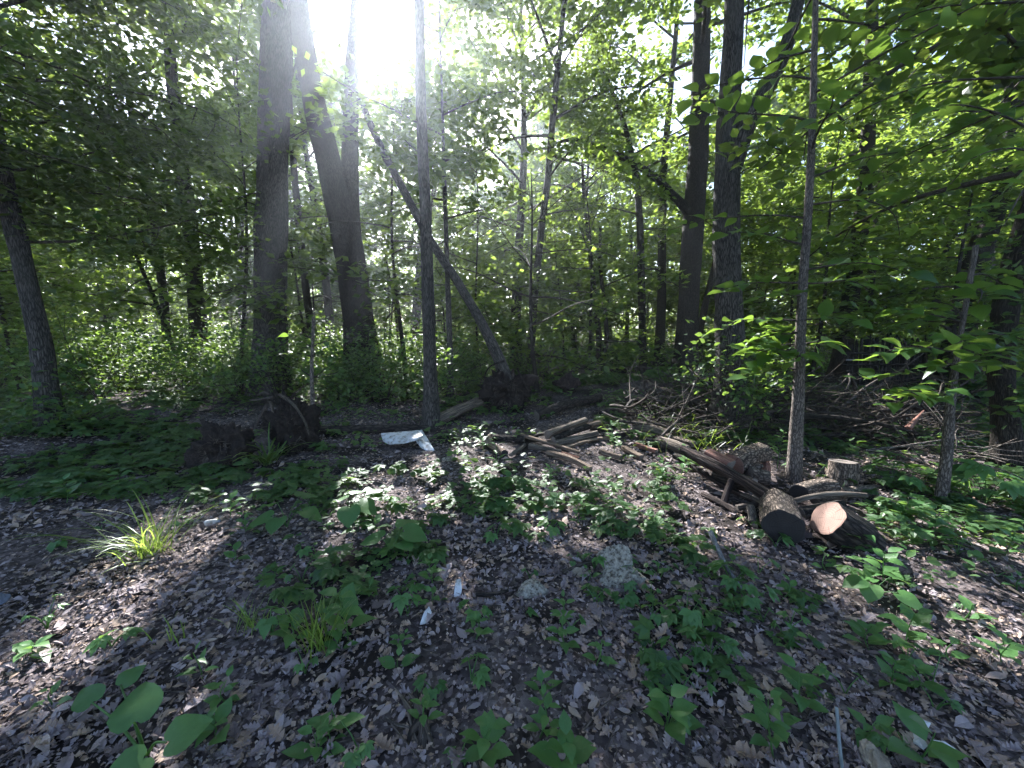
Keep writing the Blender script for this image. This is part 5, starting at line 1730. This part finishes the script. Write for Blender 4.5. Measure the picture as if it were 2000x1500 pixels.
H_ = [
    ('five-leaved creeper rosette on bare litter above the pale stones', 970, 1050, 'five', 0.15, 0.10, 4),
    ('creeper rosette growing against the black cut log end', 1515, 1068, 'five', 0.14, 0.10, 3),
    ('upright young herb in the litter below the flat pale stone', 1105, 1265, 'ovate', 0.085, 0.17, 10),
    ('smaller herb just right of the upright young herb', 1165, 1300, 'ovate', 0.07, 0.13, 8),
    ('two-leaved seedling alone in the litter left of centre', 780, 1305, 'broad', 0.085, 0.06, 3),
    ('lobed pale seedling leaf by the flat pale stone', 1025, 1205, 'three', 0.10, 0.06, 1),
    ('leafy herb crowding the tall thin grass tuft', 680, 1250, 'broad', 0.15, 0.24, 10),
    ('low leafy herb on the left of the tall thin grass tuft', 575, 1265, 'ovate', 0.11, 0.18, 10),
    ('bushy herb at the lower centre with broad leaves', 1300, 1420, 'broad', 0.12, 0.20, 10),
    ('pale-veined herb at the bottom centre edge', 1100, 1500, 'broad', 0.13, 0.13, 8),
    ('bright young herb left of the pale-veined one', 1055, 1440, 'ovate', 0.08, 0.18, 12),
    ('dark spreading herb at the bottom left of the bright one', 955, 1480, 'broad', 0.10, 0.15, 10),
    ('creeper patch left of the thin brown stick', 1340, 1225, 'five', 0.15, 0.13, 5),
    ('creeper plant straddling the grey bent stick', 1430, 1150, 'five', 0.16, 0.14, 5),
    ('creeper patch at the foot of the grey bent stick', 1460, 1190, 'five', 0.14, 0.12, 4),
    ('dark creeper patch below the big pale stone at right', 1385, 1290, 'five', 0.14, 0.11, 5),
    ('single small creeper left of the creeper patches', 1330, 1290, 'five', 0.11, 0.09, 2),
    ('shaded broad-leaved seedling before the tilted pink-ended log', 1680, 1085, 'broad', 0.14, 0.16, 8),
    ('shaded seedling row below the tilted pink-ended log', 1725, 1135, 'broad', 0.13, 0.20, 10),
    ('broad seedling in shade left of the lit litter', 1700, 1170, 'heart', 0.13, 0.13, 5),
    ('tall shaded herb on the litter at right', 1770, 1270, 'broad', 0.12, 0.20, 10),
    ('low shaded herb left of the tall one at right', 1700, 1275, 'ovate', 0.11, 0.14, 10),
    ('drooping shaded herb below the tall one at right', 1740, 1345, 'ovate', 0.10, 0.16, 10),
    ('light green herb cluster at the bottom right of centre', 1510, 1480, 'ovate', 0.10, 0.22, 14),
    ('dark broad herb behind the light green cluster', 1560, 1390, 'broad', 0.12, 0.17, 8),
    ('big-leaved herb over the torn white wrapper', 1795, 1480, 'broad', 0.17, 0.15, 5),
    ('yellowing drooped seedling in the litter at left', 395, 1325, 'lance', 0.08, 0.14, 8),
    ('small herb right of the yellowing seedling', 445, 1375, 'ovate', 0.08, 0.10, 8),
    ('trailing herb along the lit litter at lower left', 420, 1440, 'broad', 0.10, 0.09, 8),
    ('tiny seedling beside the wire-like twig', 645, 1450, 'ovate', 0.06, 0.07, 6),
    ('big-leaved plant lit from behind near the bottle', 560, 1030, 'heart', 0.17, 0.18, 5),
    ('big dark-leaved plant left of the lit litter strip', 690, 1015, 'heart', 0.17, 0.17, 5),
    ('round-leaved plant standing left of centre', 765, 1090, 'heart', 0.16, 0.18, 4),
    ('silvery lit seedling left of the bare centre', 752, 985, 'broad', 0.12, 0.16, 6),
    ('bright herb cluster behind the white shard', 845, 1140, 'ovate', 0.09, 0.15, 12),
    ('low creeper left of the white shard', 790, 1180, 'five', 0.12, 0.10, 4),
    ('creeper sprig below the white upright shard', 925, 1210, 'five', 0.11, 0.09, 3),
    ('herb pair in the litter below the white shard', 930, 1250, 'ovate', 0.08, 0.10, 8),
    ('tall lit weed with narrow leaves beside the pale slim sapling', 1518, 915, 'lance', 0.15, 0.42, 16),
    ('lit umbrella-leaved seedling right of the upright stump', 1738, 955, 'five', 0.22, 0.28, 4),
    ('lit umbrella-leaved seedling by the knobbly small sapling', 1800, 955, 'five', 0.26, 0.32, 4),
    ('large lit umbrella-leaved seedling near the right edge', 1925, 985, 'five', 0.30, 0.36, 5),
    ('lit seedling low at the right edge', 1985, 1000, 'five', 0.24, 0.26, 4),
    ('lit broad plant left of the knobbly small sapling', 1760, 1020, 'broad', 0.14, 0.24, 10),
    ('lit leafy plant in front of the knobbly small sapling', 1820, 1050, 'broad', 0.13, 0.22, 12),
    ('lit leafy plant at the right edge of the lit litter', 1960, 1090, 'broad', 0.14, 0.22, 10),
    ('pale star-leaved seedling before the upright stump', 1590, 945, 'five', 0.17, 0.22, 3),
    ('pale star-leaved seedling on the upright stump front', 1640, 968, 'five', 0.16, 0.22, 2),
    ('sunlit flowering herb at the left end of the charred beam', 1330, 930, 'ovate', 0.10, 0.34, 20),
    ('sunlit bushy herb just left of the sunlit flowering one', 1290, 945, 'ovate', 0.10, 0.30, 18),
    ('lit upright weed between the two halves of the heap', 1200, 885, 'ovate', 0.11, 0.42, 16),
    ('lit herb standing left of the stubby pale log', 945, 880, 'ovate', 0.11, 0.32, 14),
    ('yellow-green seedling over the stubby pale log', 970, 905, 'lance', 0.14, 0.24, 6),
    ('lit leafy herb in front of the long sunlit lath', 1075, 935, 'ovate', 0.09, 0.14, 10),
    ('broad seedling with a drooping stem on the lit central litter', 1000, 955, 'broad', 0.12, 0.18, 6),
    ('shaded creeper right of the creeper rosette on bare litter', 1080, 1040, 'three', 0.13, 0.10, 5),
    ('dark herb before the lit central litter', 1130, 1000, 'ovate', 0.10, 0.16, 12),
    ('creeper at the left of the big pale stone', 1160, 1110, 'five', 0.11, 0.09, 3),
    ('creeper leaves lying over the big pale stone', 1225, 1145, 'five', 0.12, 0.10, 3),
    ('dark low plant at the left edge beneath the tilting trunk', 130, 985, 'broad', 0.16, 0.22, 12),
    ('dark broad plant between left edge plants and bright tuft', 240, 960, 'broad', 0.14, 0.20, 12),
    ('dark plant behind the small white bottle', 450, 1010, 'broad', 0.12, 0.20, 10),
    ('small herb right of the small white bottle', 480, 1040, 'ovate', 0.09, 0.14, 10),
]
for k, (lab, px, py, kd, s, h, n) in enumerate(H_):
    lm = 'herb'
    herb(lab, px, py, kd, s, h, n, 4000 + k, lm, name={'five': 'creeper_plant', 'three': 'creeper_plant', 'heart': 'broadleaf_plant'}.get(kd, 'herb'))
# the big-leaved plant at the lower left corner
root = thing('broadleaf_plant', 'large heart-leaved plant closest to the camera at lower left', 'plant', G(285, 1480))
base = np.array(root.location)
for (px, py, z, s, hx, hy) in ((262, 1412, 0.20, 0.155, -0.45, 0.8), (325, 1450, 0.15, 0.13, 0.6, 0.5), (285, 1475, 0.13, 0.14, -0.4, -0.7), (180, 1372, 0.14, 0.10, -0.8, 0.5), (235, 1338, 0.10, 0.09, 0.3, 0.9)):
    tip = G(px, py, z)
    Q, r_, _ = resample(np.array([base, (base + tip) / 2 + np.array([0, 0, 0.04]), tip]), np.array([0.006, 0.005, 0.003]), 8)
    v, f, b = tube(Q - base, r_, 5, 0)
    so_ = MB().add(v, f, 0, 0.5, b).build('stem', [M['herb']], root)
    put_leaf(so_, 'heart', 'herb', tip, (0.1, -0.35, 1), (hx, hy, -0.05), s, 1, origin=base)

# small fill plants
rs = np.random.default_rng(777)
for k in range(135):
    px, py = 1990 * rs.random(), 985 + 500 * rs.random()
    if px < 560 and rs.random() < 0.75:
        continue
    if 850 < px < 1250 and py > 1180 and rs.random() < 0.6:
        continue
    if 1480 < px < 1700 and 960 < py < 1075:
        continue
    kd = ['five', 'ovate', 'three', 'ovate'][int(rs.integers(4))]
    herb('small green seedling scattered over the leaf litter', px, py, kd, 0.06 + 0.07 * rs.random() ** 1.5, 0.05 + 0.09 * rs.random() ** 1.5, 4 + int(rs.integers(5)) if kd == 'ovate' else 2 + int(rs.integers(3)), 6000 + k, name='seedling', group='small seedlings in the litter')

# ------------------------------------------------------------------ haze, also standing in for the lens-flare veil round the sun
if HAZE_DENSITY > 0:
    m, nt, out = newmat('haze')
    vp = nt.nodes.new('ShaderNodeVolumePrincipled')
    vp.inputs['Color'].default_value = (0.80, 0.88, 1.0, 1)
    vp.inputs['Density'].default_value = HAZE_DENSITY
    vp.inputs['Anisotropy'].default_value = 0.8
    nt.links.new(vp.outputs[0], out.inputs['Volume'])
    x0, x1, y0, y1, z0, z1 = -300, 300, -80, 420, -2.5, 32
    V = np.array([(x, y, z) for x in (x0, x1) for y in (y0, y1) for z in (z0, z1)], float)
    F = np.array([(0, 1, 3, 2), (4, 6, 7, 5), (0, 4, 5, 1), (2, 3, 7, 6), (0, 2, 6, 4), (1, 5, 7, 3)])
    tag(MB().add(V, F).build('haze', [m], None, False), 'thin haze of the wood, also standing in for lens-flare veil', 'haze', None, 'stuff')
nt_ = sum(len(o.data.polygons) for o in bpy.data.objects if o.type == 'MESH')
print('TRIS', sum(sum(1 for _ in ()) or (2*len(m.polygons)-int(0)) if False else int(len(m.loops)-2*len(m.polygons)) for m in bpy.data.meshes))
print('objects', len(bpy.data.objects), 'faces', nt_, 'mesh faces', sum(len(m.polygons) for m in bpy.data.meshes))
